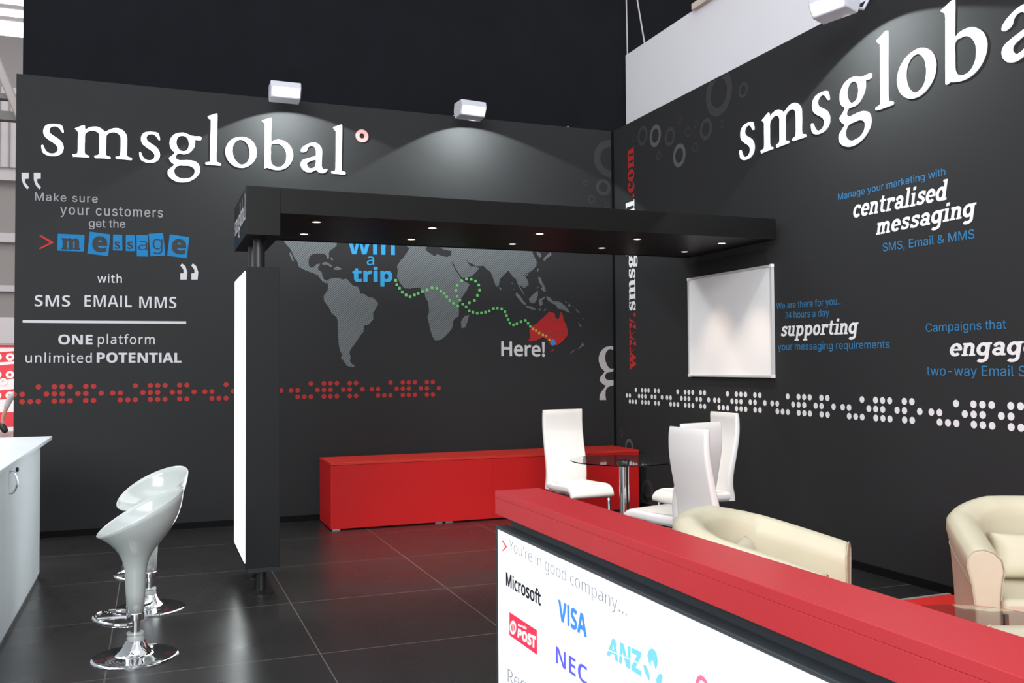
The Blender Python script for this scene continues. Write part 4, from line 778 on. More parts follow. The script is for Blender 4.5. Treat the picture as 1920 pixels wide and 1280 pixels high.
51],[276,76],[293,117],[299,173],[299,360],[358,360],[358,0],[310,0],[301,48],[298,48],[277,23],[250,6],[218,-3]]]],"w":[528,[[[106,1],[7,361],[69,361],[118,169],[132,110],[142,61],
[144,61],[151,89],[159,125],[169,158],[232,361],[297,361],[359,158],[373,108],[383,62],[385,62],[395,108],[410,169],[460,361],[520,361],[420,1],[351,1],[289,203],[274,258],[265,299],
[262,299],[253,258],[238,203],[173,1]]]],"y":[342,[[[56,-161],[28,-160],[7,-156],[7,-109],[25,-111],[47,-113],[75,-108],[97,-95],[114,-75],[127,-49],[146,-1],[1,360],[64,360],[142,
155],[160,104],[172,57],[175,57],[187,101],[206,156],[279,360],[343,360],[187,-50],[166,-96],[139,-131],[103,-154]]]]},"B":{" ":[174,[]],"A":[464,[[[0,0],[169,482],[293,482],[463,0],
[354,0],[319,114],[144,114],[109,0]],[[170,199],[295,199],[259,311],[251,340],[240,375],[232,407],[223,374],[212,336],[204,311]]]],"C":[428,[[[255,-7],[187,1],[133,24],[91,61],[62,
110],[45,170],[39,239],[46,307],[65,367],[97,417],[141,455],[197,478],[264,486],[300,484],[335,477],[371,467],[404,453],[371,370],[317,392],[290,399],[264,402],[212,391],[175,358],
[151,306],[144,238],[151,171],[172,120],[209,88],[264,78],[293,80],[323,85],[386,103],[386,18],[355,7],[324,-1],[291,-5]]]],"E":[377,[[[60,0],[60,480],[336,480],[336,396],[162,396],
[162,291],[324,291],[324,208],[162,208],[162,84],[336,84],[336,0]]]],"I":[205,[[[55,0],[150,0],[150,480],[55,480]]]],"L":[379,[[[60,0],[60,480],[162,480],[162,84],[357,84],[357,0]]]],
"M":[633,[[[60,0],[60,480],[199,480],[312,113],[314,113],[435,480],[573,480],[573,0],[478,0],[478,227],[479,279],[481,335],[483,375],[480,375],[357,0],[263,0],[148,376],[145,376],[148,
336],[150,278],[151,223],[151,0]]]],"N":[546,[[[60,0],[60,480],[189,480],[397,120],[399,120],[396,187],[394,253],[394,480],[486,480],[486,0],[357,0],[148,363],[145,363],[149,294],[151,
226],[151,0]]]],"O":[534,[[[267,-7],[196,1],[139,24],[95,61],[63,111],[45,171],[39,241],[45,311],[63,371],[95,420],[139,456],[196,479],[268,487],[339,479],[396,456],[440,420],[471,
370],[490,310],[496,240],[490,171],[471,110],[440,61],[396,24],[339,1]],[[267,79],[323,89],[361,122],[382,173],[389,240],[382,308],[361,359],[323,392],[268,402],[212,392],[175,359],
[153,308],[146,240],[153,173],[175,122],[212,89]]]],"P":[421,[[[60,0],[60,480],[214,480],[294,470],[349,440],[381,392],[392,330],[387,289],[374,252],[351,219],[316,193],[268,176],[206,
171],[162,171],[162,0]],[[162,254],[195,254],[234,258],[264,271],[282,293],[289,326],[284,357],[269,379],[243,392],[208,396],[162,396]]]],"S":[370,[[[167,-7],[95,1],[31,22],[31,117],
[102,90],[138,80],[175,77],[207,81],[228,92],[240,108],[244,128],[237,153],[217,172],[187,189],[150,207],[114,225],[77,253],[61,272],[48,293],[39,319],[36,350],[47,407],[80,450],[131,
477],[199,486],[235,484],[270,478],[341,453],[308,373],[249,394],[223,400],[195,402],[170,398],[151,388],[140,373],[136,353],[141,330],[158,313],[187,296],[226,277],[260,259],[289,
241],[312,220],[329,196],[340,168],[343,133],[332,76],[297,31],[242,3]]]],"T":[389,[[[144,0],[144,395],[13,395],[13,480],[375,480],[375,395],[245,395],[245,0]]]],"V":[436,[[[163,0],
[0,480],[103,480],[193,194],[200,167],[211,125],[218,89],[225,125],[236,167],[243,194],[334,480],[437,480],[273,0]]]],"Z":[389,[[[16,0],[16,66],[246,396],[22,396],[22,480],[367,480],
[367,414],[137,84],[373,84],[373,0]]]],"a":[406,[[[142,-7],[97,0],[60,22],[36,58],[28,109],[38,160],[69,196],[120,217],[192,226],[256,228],[256,244],[252,269],[241,287],[223,297],[199,
300],[172,298],[146,292],[95,273],[62,341],[94,355],[128,365],[165,372],[203,374],[268,366],[316,342],[345,302],[355,244],[355,0],[285,0],[266,50],[263,50],[239,24],[214,7],[183,-3]],
[[179,66],[209,71],[234,86],[250,109],[256,140],[256,170],[217,169],[176,164],[150,151],[136,132],[131,109],[134,89],[144,76],[160,69]]]],"e":[397,[[[218,-7],[166,-2],[121,14],[83,
40],[54,76],[36,123],[30,181],[36,240],[52,288],[78,325],[113,352],[155,368],[203,373],[271,363],[324,330],[357,278],[368,207],[368,158],[132,158],[139,121],[157,92],[185,74],[223,
68],[257,70],[287,75],[317,84],[347,97],[347,19],[320,8],[290,0],[257,-5]],[[134,225],[274,225],[269,256],[257,280],[235,297],[204,302],[178,298],[156,283],[141,259]]]],"g":[425,[[[189,
-161],[117,-156],[84,-150],[52,-140],[52,-60],[122,-81],[195,-88],[229,-83],[253,-67],[268,-41],[273,-5],[273,3],[274,26],[275,48],[273,48],[252,23],[228,6],[200,-4],[169,-7],[111,
6],[67,43],[39,103],[30,183],[40,263],[68,323],[112,361],[171,373],[203,370],[232,360],[256,343],[277,320],[280,320],[288,367],[373,367],[373,-1],[361,-70],[326,-120],[269,-151]],[[204,
72],[237,77],[261,94],[275,124],[279,170],[279,182],[275,233],[261,267],[238,286],[203,292],[172,285],[150,264],[137,230],[132,181],[137,133],[150,99],[173,79]]]],"i":[205,[[[103,412],
[82,415],[64,423],[52,438],[48,461],[52,485],[64,500],[82,508],[103,510],[123,508],[141,500],[153,485],[157,461],[153,438],[141,423],[123,415]],[[52,0],[52,367],[152,367],[152,0]]]],
"l":[205,[[[52,0],[52,510],[152,510],[152,0]]]],"n":[441,[[[52,0],[52,367],[129,367],[142,320],[148,320],[168,344],[196,361],[227,370],[261,373],[314,365],[355,342],[382,300],[391,
239],[391,0],[291,0],[291,214],[287,249],[277,274],[258,289],[232,293],[193,286],[169,262],[157,224],[152,173],[152,0]]]],"p":[425,[[[52,-161],[52,367],[134,367],[148,319],[152,319],
[170,340],[192,357],[221,369],[257,373],[312,361],[357,325],[385,266],[395,184],[385,102],[355,42],[310,5],[254,-7],[218,-3],[191,8],[169,23],[152,40],[147,40],[152,-13],[152,-161]],
[[226,75],[255,82],[276,103],[289,138],[293,185],[289,233],[276,266],[254,287],[224,293],[191,287],[170,269],[157,239],[152,195],[152,185],[156,138],[168,103],[190,82]]]],"r":[305,
[[[52,0],[52,367],[128,367],[143,305],[148,305],[167,331],[192,353],[222,368],[257,373],[275,373],[291,371],[283,277],[270,279],[254,280],[229,278],[205,271],[184,259],[167,242],[156,
218],[152,187],[152,0]]]],"s":[334,[[[152,-7],[86,-2],[58,5],[31,15],[31,97],[95,75],[127,69],[155,66],[180,69],[197,75],[206,85],[210,98],[204,115],[183,132],[130,156],[74,185],[55,
201],[41,220],[33,243],[30,271],[40,316],[70,348],[116,367],[175,373],[209,372],[240,367],[272,358],[304,345],[274,273],[223,292],[199,298],[174,300],[141,293],[130,275],[135,260],
[157,244],[206,223],[261,196],[281,181],[296,162],[305,139],[308,109],[298,60],[269,23],[220,1]]]],"t":[291,[[[178,-7],[147,-4],[119,4],[96,19],[78,41],[67,73],[63,115],[63,291],[15,
291],[15,334],[71,367],[99,445],[163,445],[163,367],[266,367],[266,291],[163,291],[163,115],[166,97],[175,84],[189,76],[207,73],[239,77],[270,85],[270,10],[230,-2]]]],"u":[441,[[[181,
-7],[127,1],[86,25],[59,67],[50,128],[50,367],[150,367],[150,152],[154,118],[165,93],[183,78],[210,73],[248,81],[272,104],[285,142],[289,194],[289,367],[389,367],[389,0],[312,0],[299,
47],[293,47],[273,23],[245,6],[214,-4]]]],"w":[575,[[[111,0],[7,367],[106,367],[148,204],[157,164],[164,119],[169,84],[171,84],[174,109],[179,142],[184,172],[188,191],[233,367],[343,
367],[386,191],[393,161],[399,118],[402,84],[405,84],[410,117],[417,163],[426,204],[470,367],[568,367],[463,0],[354,0],[326,128],[318,162],[307,211],[296,258],[288,290],[285,290],[278,
258],[267,211],[256,162],[248,127],[218,0]]]]},"S":{" ":[174,[]],".":[180,[[[89,-9],[74,-7],[60,1],[51,15],[48,36],[51,57],[60,71],[74,79],[89,81],[106,79],[119,71],[129,57],[132,36],
[129,15],[119,1],[106,-7]]]],"C":[468,[[[257,-11],[193,-3],[137,20],[91,56],[56,104],[34,162],[26,228],[34,294],[56,351],[92,399],[139,435],[195,458],[259,465],[309,459],[367,440],
[388,435],[408,443],[419,465],[437,465],[437,308],[420,308],[392,364],[356,407],[313,434],[265,443],[212,430],[174,389],[151,321],[144,226],[152,138],[177,74],[219,36],[278,24],[318,
29],[358,45],[395,71],[428,106],[447,89],[409,45],[365,14],[314,-5]]]],"E":[442,[[[14,0],[14,17],[44,20],[62,30],[72,48],[75,78],[75,369],[72,405],[62,425],[44,435],[16,439],[16,455],
[399,455],[399,320],[383,320],[369,373],[340,406],[295,424],[232,430],[200,428],[191,424],[186,417],[183,388],[183,246],[193,246],[232,252],[259,269],[277,300],[288,345],[304,345],
[304,118],[287,118],[282,154],[273,181],[259,201],[241,213],[216,220],[185,222],[183,222],[183,67],[185,47],[192,35],[206,29],[230,28],[276,30],[313,39],[345,53],[371,75],[393,105],
[411,143],[430,143],[402,0]]]],"N":[493,[[[403,-11],[107,350],[107,79],[110,49],[119,31],[136,21],[167,17],[167,0],[18,0],[18,17],[39,19],[54,23],[65,30],[71,41],[75,57],[76,79],[76,
388],[36,433],[18,439],[18,455],[156,455],[391,169],[391,377],[390,399],[386,414],[379,425],[369,431],[331,439],[331,455],[480,455],[480,439],[450,434],[433,425],[425,407],[422,377],
[422,-11]]]],"a":[344,[[[255,-10],[232,-7],[216,1],[205,15],[200,35],[151,2],[95,-9],[64,-4],[40,11],[25,34],[20,63],[31,104],[63,136],[119,164],[199,190],[199,241],[196,266],[187,
282],[171,292],[148,296],[115,290],[104,274],[113,257],[121,243],[123,231],[120,215],[110,202],[95,194],[77,191],[59,194],[45,203],[36,218],[33,236],[37,259],[49,278],[69,295],[95,
308],[126,316],[162,318],[223,312],[263,292],[285,259],[293,210],[293,62],[295,40],[298,36],[304,34],[320,42],[329,28],[294,-1]],[[151,34],[174,41],[187,50],[199,63],[199,169],[164,
157],[138,139],[123,114],[118,84],[126,46]]]],"b":[360,[[[43,-11],[43,388],[41,414],[37,428],[26,436],[8,439],[8,455],[138,455],[138,279],[175,308],[221,318],[254,313],[284,299],[308,
276],[326,245],[338,208],[342,166],[337,118],[323,75],[300,40],[270,13],[233,-4],[192,-10],[148,-1],[105,28],[53,-11]],[[183,14],[213,23],[232,49],[242,95],[245,160],[242,213],[231,
251],[212,273],[184,280],[169,277],[155,270],[144,257],[138,242],[138,69],[141,45],[149,28],[163,18]]]],"c":[293,[[[156,-10],[119,-5],[87,11],[59,35],[38,68],[24,106],[19,150],[25,
196],[40,237],[64,271],[96,297],[133,313],[175,319],[218,314],[250,298],[271,275],[277,245],[275,228],[266,215],[253,207],[236,204],[219,207],[206,216],[199,230],[196,251],[197,261],
[197,271],[190,290],[169,297],[144,290],[126,269],[116,235],[112,187],[118,123],[137,76],[166,48],[204,38],[239,47],[271,72],[285,60],[258,30],[227,8],[193,-6]]]],"g":[327,[[[146,-140],
[89,-136],[48,-122],[22,-100],[14,-75],[28,-46],[69,-26],[35,-1],[24,30],[28,54],[42,74],[67,92],[102,110],[67,128],[42,150],[27,179],[22,212],[27,242],[40,268],[60,289],[88,305],[120,
315],[157,318],[196,315],[233,304],[317,304],[317,268],[268,268],[286,237],[291,203],[288,176],[276,151],[258,131],[234,116],[205,106],[172,103],[157,103],[142,104],[126,102],[112,
94],[104,84],[101,71],[111,55],[141,49],[175,49],[223,47],[259,40],[285,29],[303,13],[312,-9],[316,-37],[305,-80],[272,-113],[219,-133]],[[157,124],[178,130],[190,146],[197,173],[199,
211],[197,249],[190,276],[178,292],[157,297],[137,292],[124,276],[117,249],[114,211],[117,173],[124,146],[137,130]],[[161,-116],[205,-113],[238,-104],[257,-88],[263,-66],[260,-51],
[249,-41],[231,-36],[205,-34],[97,-34],[79,-52],[73,-73],[79,-89],[95,-103],[122,-113]]]],"l":[199,[[[18,0],[18,16],[35,19],[45,26],[51,37],[52,56],[52,398],[51,417],[47,429],[38,436],
[20,439],[20,455],[148,455],[148,56],[150,38],[154,26],[164,19],[180,16],[180,0]]]],"m":[554,[[[18,0],[18,16],[35,19],[45,26],[51,37],[52,56],[52,253],[51,271],[46,284],[36,291],[19,
294],[19,310],[146,310],[146,265],[188,305],[237,318],[268,315],[292,304],[310,286],[320,261],[364,304],[418,318],[455,312],[482,292],[498,258],[504,212],[504,56],[505,38],[510,26],
[520,19],[536,16],[536,0],[377,0],[377,16],[393,19],[403,26],[408,38],[410,56],[410,217],[408,241],[404,258],[394,268],[377,271],[349,263],[324,237],[324,56],[326,38],[331,26],[340,
19],[356,16],[356,0],[199,0],[199,16],[215,19],[225,26],[230,38],[232,56],[232,217],[230,241],[226,258],[216,268],[199,271],[170,262],[146,235],[146,56],[148,38],[152,27],[162,19],
[177,16],[177,0]]]],"o":[336,[[[169,-10],[127,-5],[90,11],[60,37],[38,70],[24,110],[19,154],[24,199],[38,239],[60,272],[90,297],[127,313],[168,318],[209,313],[245,298],[275,273],[298,
240],[312,200],[317,154],[312,108],[298,69],[275,36],[245,11],[210,-5]],[[169,11],[193,18],[209,39],[214,56],[217,81],[220,154],[217,227],[208,271],[192,292],[169,299],[144,292],[128,
271],[120,227],[117,154],[120,82],[123,56],[128,39],[144,18]]]],"s":[288,[[[151,-10],[122,-6],[87,6],[73,9],[60,4],[51,-9],[36,-9],[36,105],[53,105],[66,68],[87,39],[112,21],[140,15],
[162,18],[179,27],[189,40],[192,58],[183,84],[156,105],[107,130],[76,148],[54,169],[41,193],[37,220],[44,259],[65,291],[98,312],[141,319],[166,316],[199,308],[206,306],[213,305],[223,
308],[230,319],[244,319],[244,222],[228,222],[215,254],[196,277],[174,291],[149,296],[130,294],[116,286],[108,274],[105,259],[107,244],[115,232],[128,222],[146,212],[191,189],[221,
172],[241,151],[253,127],[257,95],[250,51],[228,18],[194,-3]]]],"w":[435,[[[122,-10],[17,265],[6,284],[-1,290],[-11,293],[-11,310],[138,310],[138,293],[120,289],[116,284],[114,276],
[116,266],[120,253],[167,127],[211,235],[201,266],[190,288],[181,293],[168,295],[168,310],[323,310],[323,293],[302,288],[296,276],[296,269],[298,262],[336,141],[382,256],[387,275],
[385,283],[380,289],[356,295],[356,310],[445,310],[445,295],[433,292],[425,284],[412,258],[304,-10],[289,-10],[223,197],[140,-10]]]]}}''')

# ---------------------------------------------------------------- the setting
floor = obj('floor', boxes(((-7.2, -13.0, -0.08), (0.3, 0.35, 0.0))), M['floor'])
tag(floor, 'black square-tiled exhibition floor with thin pale joints', kind='structure')
hall_floor = obj('hall_floor', boxes(((-30, -14, -0.2), (14, 40, -0.085))), M['hall_floor'])
tag(hall_floor, 'grey hall floor beyond the stand', kind='structure')

wall_back = obj('wall_back', boxes(((-5.765, 0.0, 0.0), (0.0, 0.12, 4.0))), M['wall'])
tag(wall_back, 'dark grey printed stand wall with world map and slogans', kind='structure')
wall_right = obj('wall_right', boxes(((0.0, -9.5, 0.0), (0.12, 0.12, 4.0))), M['wall'])
tag(wall_right, 'dark grey printed stand wall with whiteboard and marketing phrases', kind='structure')
tag(obj('baseboard_back', boxes(((-5.765, -0.012, 0.0), (-0.012, -0.001, 0.055))), M['trim']), 'thin black skirting under the back wall', kind='structure')
tag(obj('baseboard_right', boxes(((-0.012, -9.5, 0.0), (-0.001, 0.0, 0.055))), M['trim']), 'thin black skirting under the right wall', kind='structure')
tag(obj('trim_1', boxes(((-0.022, -0.022, 0.055), (-0.001, -0.001, 4.0))), M['trim']), 'black corner strip where the two printed walls meet', kind='structure')
backdrop = obj('wall_backdrop', boxes(((-5.77, 0.45, -0.08), (9.0, 0.6, 8.5))), M['drape'])
tag(backdrop, 'tall black drape rising behind the back wall', kind='structure')

# prints on the back wall
PB, PR = frame('B', 0.0015), frame('R', 0.0015)
COL = {'grey': 'grey_print', 'white': 'white_print', 'blue': 'blue_print', 'sky': 'sky_print', 'paper': 'paper_print', 'red': 'red_print',
       'pale': 'k_pale', 'black': 'k_black', 'azure': 'k_azure', 'indigo': 'k_indigo'}
for key, s, font, u0, u1, v0, v1, em, col, shear, bold, track in D['T']:
    if key == 'B': printed(key, PB, s, font, u0, u1, v0, v1, em, M[COL[col]], shear, bold, track, wall_back)
    if key == 'R' and font == 'M': slab_text(s, PR, u0, u1, v0, v1, em, shear, M['bright_print'], wall_right)
    elif key == 'R': printed(key, PR, s, font, u0, u1, v0, v1, em, M[COL[col]], shear, bold, track, wall_right)
for q in D['TI']: flat('printed_tile', [q], M['tile_print'], PB, wall_back)
PB2, PB3, PB4 = frame('B', 0.0025), frame('B', 0.0035), frame('B', 0.0045)
for ch, font, a, b, bold in D['TG']:
    cs = FONTS[font][ch][1]
    xs = [p[0] for c in cs for p in c]; ys = [p[1] for c in cs for p in c]
    u0, u1, v1, v0 = a[0], b[0], a[1], b[1]
    kx, ky = (u1 - u0) / (max(xs) - min(xs)), (v1 - v0) / (max(ys) - min(ys))
    flat('printed_letter', [[(u0 + (p[0] - min(xs)) * kx, v0 + (p[1] - min(ys)) * ky) for p in c] for c in cs], M['dark_print'], PB2, wall_back, offset=bold / 1000 * 0.25)
flat('printed_chevron', [D['CH']], M['red_print'], PB, wall_back)
for q in D['QU']: flat('printed_quote_mark', [q], M['white_print'], PB, wall_back)
flat('printed_rule', [D['LINE']], M['white_print'], PB, wall_back)
flat('printed_letter', [D['PG']], mat('pale_grey_print', srgb(178, 172, 172), 0.7, spec=0.2), PB, wall_back)
flat('printed_world_map', D['land'] + [D['sea']], M['map'], PB, wall_back)
flat('printed_continent', D['aus'], M['aus'], PB2, wall_back)
flat('printed_route', [[(u - .013, v - .013), (u + .013, v - .013), (u + .013, v + .013), (u - .013, v + .013)] for u, v in D['DG']], M['green_print'], PB3, wall_back)
flat('printed_route', [[(u - .0125, v - .0125), (u + .0125, v - .0125), (u + .0125, v + .0125), (u - .0125, v + .0125)] for u, v in D['DO']], M['olive_print'], PB3, wall_back)
flat('printed_dot', [circle(D['BD'][0], D['BD'][1], 0.031)], M['bluedot_print'], PB4, wall_back)
for u, v, r, k in D['RB']:
    o = [p for p in circle(u, v, r, 40)]
    if u + r > -0.025:
        ang = math.acos((-0.025 - u) / r); ai = math.acos(min(1, (-0.025 - u) / (r * .62)))
        n = 24
        o = [(u + r * math.cos(ang + (2 * math.pi - 2 * ang) * i / n), v + r * math.sin(ang + (2 * math.pi - 2 * ang) * i / n)) for i in range(n + 1)]
        o += [(u + r * .62 * math.cos(ai + (2 * math.pi - 2 * ai) * i / n), v + r * .62 * math.sin(ai + (2 * math.pi - 2 * ai) * i / n)) for i in range(n, -1, -1)]
        flat('printed_ring', [o], M['ring%d' % k], PB, wall_back)
    else:
        flat('printed_ring', [o, circle(u, v, r * .6, 40)[::-1]], M['ring%d' % k], PB, wall_back)
for u, v, r, k in D['RR']:
    if v + r > 3.99:
        ang = math.acos((3.99 - v) / r); n = 24
        a0 = math.pi / 2 + ang; a1 = math.pi / 2 - ang + 2 * math.pi
        o = [(u + r * math.cos(a0 + (a1 - a0) * i / n), v + r * math.sin(a0 + (a1 - a0) * i / n)) for i in range(n + 1)]
        ri = r * .62
        an2 = math.acos(min(1, (3.99 - v) / ri))
        b0 = math.pi / 2 + an2; b1 = math.pi / 2 - an2 + 2 * math.pi
        o += [(u + ri * math.cos(b0 + (b1 - b0) * i / n), v + ri * math.sin(b0 + (b1 - b0) * i / n)) for i in range(n, -1, -1)]
        flat('printed_ring', [o], M['ring%d' % k], PR, wall_right)
    else:
        flat('printed_ring', [circle(u, v, r, 40), circle(u, v, r * .62, 40)[::-1]], M['ring%d' % k], PR, wall_right)

# rows of printed dots: the same pattern of three rows on both walls
DOTS = [(0, 1), (1, 1), (1, 0), (2, 0), (3, 0), (3, 2), (4, 1), (5, 2), (5, 1), (5, 0), (6, 2), (6, 1), (6, 0), (7, 2), (7, 0),
        (8, 1), (9, 2), (9, 1), (9, 0), (10, 2), (10, 0), (11, 1)]
def dot_row(u0, unit, v, d, dv, r, lo, hi, m, mw, parent, n):
    cs = []
    for k in range(n):
        for c, row in DOTS:
            u = u0 + unit * k + d * c
            if lo + r < u < hi: cs.append(circle(u, v + (row - 1) * dv, r, 16))
            elif lo - r < u <= lo + r:
                cs.append([(max(p[0], lo), p[1]) for p in circle(u, v + (row - 1) * dv, r, 16)])
    flat('printed_dot_row', cs, m, mw, parent)
dot_row(-5.762, 0.774, 1.236, 0.0619, 0.0625, 0.0225, -5.764, -1.95, M['reddot_print'], PB, wall_back, 5)
dot_row(0.262, 0.8165, 1.137, 0.0655, 0.0615, 0.0235, 0.2, 6.2, M['bright_print'], PR, wall_right, 7)

# the web address, read upwards beside the corner
URLM = frame('R', 0.0015) @ Matrix.Translation((0.462, 1.415, 0)) @ Matrix.Rotation(math.pi / 2, 4, 'Z')
ucs = []
x = 0
for ch in 'www.smsglobal.com':
    adv, cs = FONTS['S'][ch]
    ucs.append((ch, [[(x + p[0] / 1000, p[1] / 1000) for p in c] for c in cs])); x += adv / 1000
k = 2.31 / max(p[0] for ch, cs in ucs for c in cs for p in c)
for part, m in ((ucs[:4], 'red_print'), (ucs[4:13], 'bright_print'), (ucs[13:], 'red_print')):
    flat('printed_text', [[(p[0] * k, p[1] * k * 0.98) for p in c] for ch, cs in part for c in cs], M[m], URLM, wall_right, offset=0.004)

# ---------------------------------------------------------------- raised lit lettering
def raised_sign(name, label, key, places, base, sx, sz, out, depth, loc):
    t = thing(name, label, 'sign', loc)
    for ch, u in places:
        cs = [[(u + p[0] / 1000 * sx, base + p[1] / 1000 * sz) for p in c] for c in D['SG'][ch]]
        flat('letter', cs, M['letter_face'], frame(key, out - depth / 2), t, depth=depth, offset=-0.005, side=M['letter_side'])
    return t
sg = raised_sign('lit_sign', 'white glowing raised wordmark with red ring at upper left of the map wall', 'B', D['order'], 3.318, 1, 1, 0.0125, 0.011, (-4.25, -0.02, 3.3))
ru, rv = D['ring']
flat('ring', [circle(ru, rv, 0.063, 32), circle(ru, rv, 0.0255, 32)[::-1]], M['ring_face'], frame('B', 0.007), sg, depth=0.011, side=M['red_print'])
raised_sign('lit_sign', 'larger white glowing raised wordmark above the marketing phrases, cut by the picture edge', 'R', D['ro'] + [['l', 5.265]], 3.19, 1.15, 1.075, 0.0125, 0.011, (-0.02, -3.8, 3.19))

# ---------------------------------------------------------------- canopy, tower, downlights
cano = thing('canopy', 'long black overhead canopy reaching from the light tower to the right wall', 'canopy', (-2.0, -2.2, 2.29))
def loc_boxes(o, *ab):
    l = o.location
    return boxes(*[(tuple(a[i] - l[i] for i in range(3)), tuple(b[i] - l[i] for i in range(3))) for a, b in ab])
XR = -0.07
obj('fascia', loc_boxes(cano, ((-3.9, -2.88, 2.437), (XR, -2.85, 2.6)), ((-3.9, -1.62, 2.437), (XR, -1.59, 2.6)), ((XR - .03, -2.85, 2.437), (XR, -1.62, 2.6))), M['canopy'], cano)
obj('soffit', loc_boxes(cano, ((-3.9, -2.85, 2.44), (XR - .03, -1.62, 2.46))), M['canopy'], cano)
obj('roof_panel', loc_boxes(cano, ((-3.9, -2.85, 2.575), (XR - .03, -1.62, 2.59))), M['canopy'], cano)
blk = obj('end_block', loc_boxes(cano, ((-4.112, -2.882, 2.29), (-3.9, -1.985, 2.602))), M['canopy'], cano, bevel=0.003)
for x, y in ((-4.01, -2.66), (-4.01, -2.3)):
    obj('post', lathed([(0, -0.20), (0.038, -0.20), (0.038, 0.0), (0, 0.0)], 24, x + 2.0, y + 2.2), M['black'], cano, smooth=True)
# lettering on the outer face of the end block
tot = 2.656
pl = D['order']
cs = []
for ch, u in pl:
    for c in D['SG'][ch]: cs.append([(2.04 + (u + 5.572 + p[0] / 1000) * 0.80 / tot, 2.395 + p[1] / 1000 * 0.34) for p in c])
flat('printed_text', cs, M['white_print'], frame('R', 0.0015, -4.112), cano)

tower = thing('light_tower', 'black upright tower with glowing white side panel carrying the canopy', 'tower', (-4.0, -2.48, 0))
obj('body', boxes(((-0.112, -0.4, 0.19), (0.098, 0.4, 2.088))), M['tower'], tower, bevel=0.004)
obj('base_rail', boxes(((-0.10, -0.4, 0.165), (0.102, 0.395, 0.192))), M['black'], tower)
obj('light_panel', boxes(((-0.117, -0.385, 0.225), (-0.1125, 0.4, 2.06))), M['tower_glow'], tower)
for y in (-0.25, 0.25):
    obj('foot', lathed([(0, 0), (0.085, 0), (0.085, 0.006), (0.05, 0.012), (0.03, 0.02), (0.03, 0.19), (0, 0.19)], 24, 0.0, y), M['black'], tower, smooth=True)

ordinal = ['first', 'second', 'third', 'fourth', 'fifth']
dl_f = [(-3.626, -2.6), (-2.805, -2.59), (-1.969, -2.575), (-1.134, -2.56), (-0.358, -2.56)]
dl_b = [(-3.617, -2.0), (-2.798, -1.985), (-1.955, -1.98), (-1.152, -1.985), (-0.35, -1.985)]
for row, pts in (('front', dl_f), ('rear', dl_b)):
    for i, (x, y) in enumerate(pts):
        t = thing('recessed_downlight', 'small warm recessed downlight, %s from the tower in the %s row under the canopy' % (ordinal[i], row), 'downlight', (x, y, 2.44), 0, 'warm downlights under the canopy')
        obj('rim', lathed([(0.030, 0.0), (0.048, 0.0), (0.048, -0.004), (0.030, -0.006), (0.030, 0.0)], 20), M['bulb_rim'], t, smooth=True)
        obj('bulb', lathed([(0, -0.007), (0.02, -0.006), (0.0315, -0.0025), (0.0315, 0.0), (0, 0.0)], 16), M['bulb'], t, smooth=True)
        light('downlight_beam', 'SPOT', (x, y, 2.425), 36, (1.0, 0.80, 0.64), aim=(x, y, 0), spot_size=math.radians(75), spot_blend=0.8, shadow_soft_size=0.03)

# ---------------------------------------------------------------- floodlights on the wall tops
def floodlight(label, x, y, z, rz, tilt=0.5, on=True, arm=0.36, end=-0.02):
    t = thing('floodlight', label, 'lamp', (x, y, z), rz, 'white floodlights on the wall tops')
    bm = bmesh.new()
    w, d, h = 0.135, 0.10, 0.085
    prof = [(-d, 0.022), (-d * .86, h * .95), (d * .8, h), (d, 0.0), (d * .72, -0.072), (-d * .5, -0.062)]
    prism(bm, prof, 0, -w, w)
    rot = Matrix.Rotation(-0.05, 4, 'X')
    bm.transform(rot)
    obj('housing', bm, M['lamp_body'], t, bevel=0.008)
    bm = bmesh.new()
    # lens on the sloping lower front face
    a, b = Vector((0, -d * .985, 0.012)), Vector((0, -d * .60, -0.047))
    v = [bm.verts.new(rot @ Vector((sx * w * .86, p.y - 0.004, p.z - 0.003))) for p, sx in ((a, -1), (a, 1), (b, 1), (b, -1))]
    bm.faces.new(v)
    bmesh.ops.solidify(bm, geom=bm.faces[:], thickness=0.003)
    obj('lens', bm, M['lamp_lens'] if on else M['lamp_body'], t)
    obj('arm', tubed([(0, 0.05, 0.03), (0, arm - 0.03, 0.05), (0, arm + 0.03, max(0.045, end - 0.03)), (0, arm + 0.06, end)], 0.011, 8), M['lamp_body'], t, smooth=True)
    return t
lamps = [('white floodlight glowing over the lit wordmark on the map wall', -3.545, -0.36, 3.955, 0.0),
         ('white floodlight glowing at the middle of the map wall top', -1.76, -0.36, 3.96, 0.12)]
for lab, x, y, z, rz in lamps: floodlight(lab, x, y, z, rz)
floodlight('white floodlight glowing over the larger wordmark on the right wall', -0.42, -3.99, 3.845, -math.pi / 2 + 0.25, end=0.16)
# two more stand on the far side of the back wall, only their tops show
floodlight('pale floodlight behind the map wall, only its rounded top showing', -0.52, 0.27, 3.965, math.pi, on=False, arm=0.2)
floodlight('small pale lamp top peeping over the wall corner', -0.10, 0.30, 3.92, math.pi, on=False, arm=0.2)
def flood_beam(loc, aim, e, size):
    light('floodlight_beam', 'SPOT', loc, e, (0.90, 1.0, 0.98), aim=aim, spot_size=math.radians(size), spot_blend=0.06, shadow_soft_size=0.01)
flood_beam((-3.545, -0.42, 3.86), (-3.5, -0.22, 3.46), 95, 132)
flood_beam((-1.75, -0.42, 3.875), (-1.7, -0.22, 3.475), 95, 132)
flood_beam((-0.47, -4.02, 3.76), (-0.27, -4.04, 3.36), 95, 132)

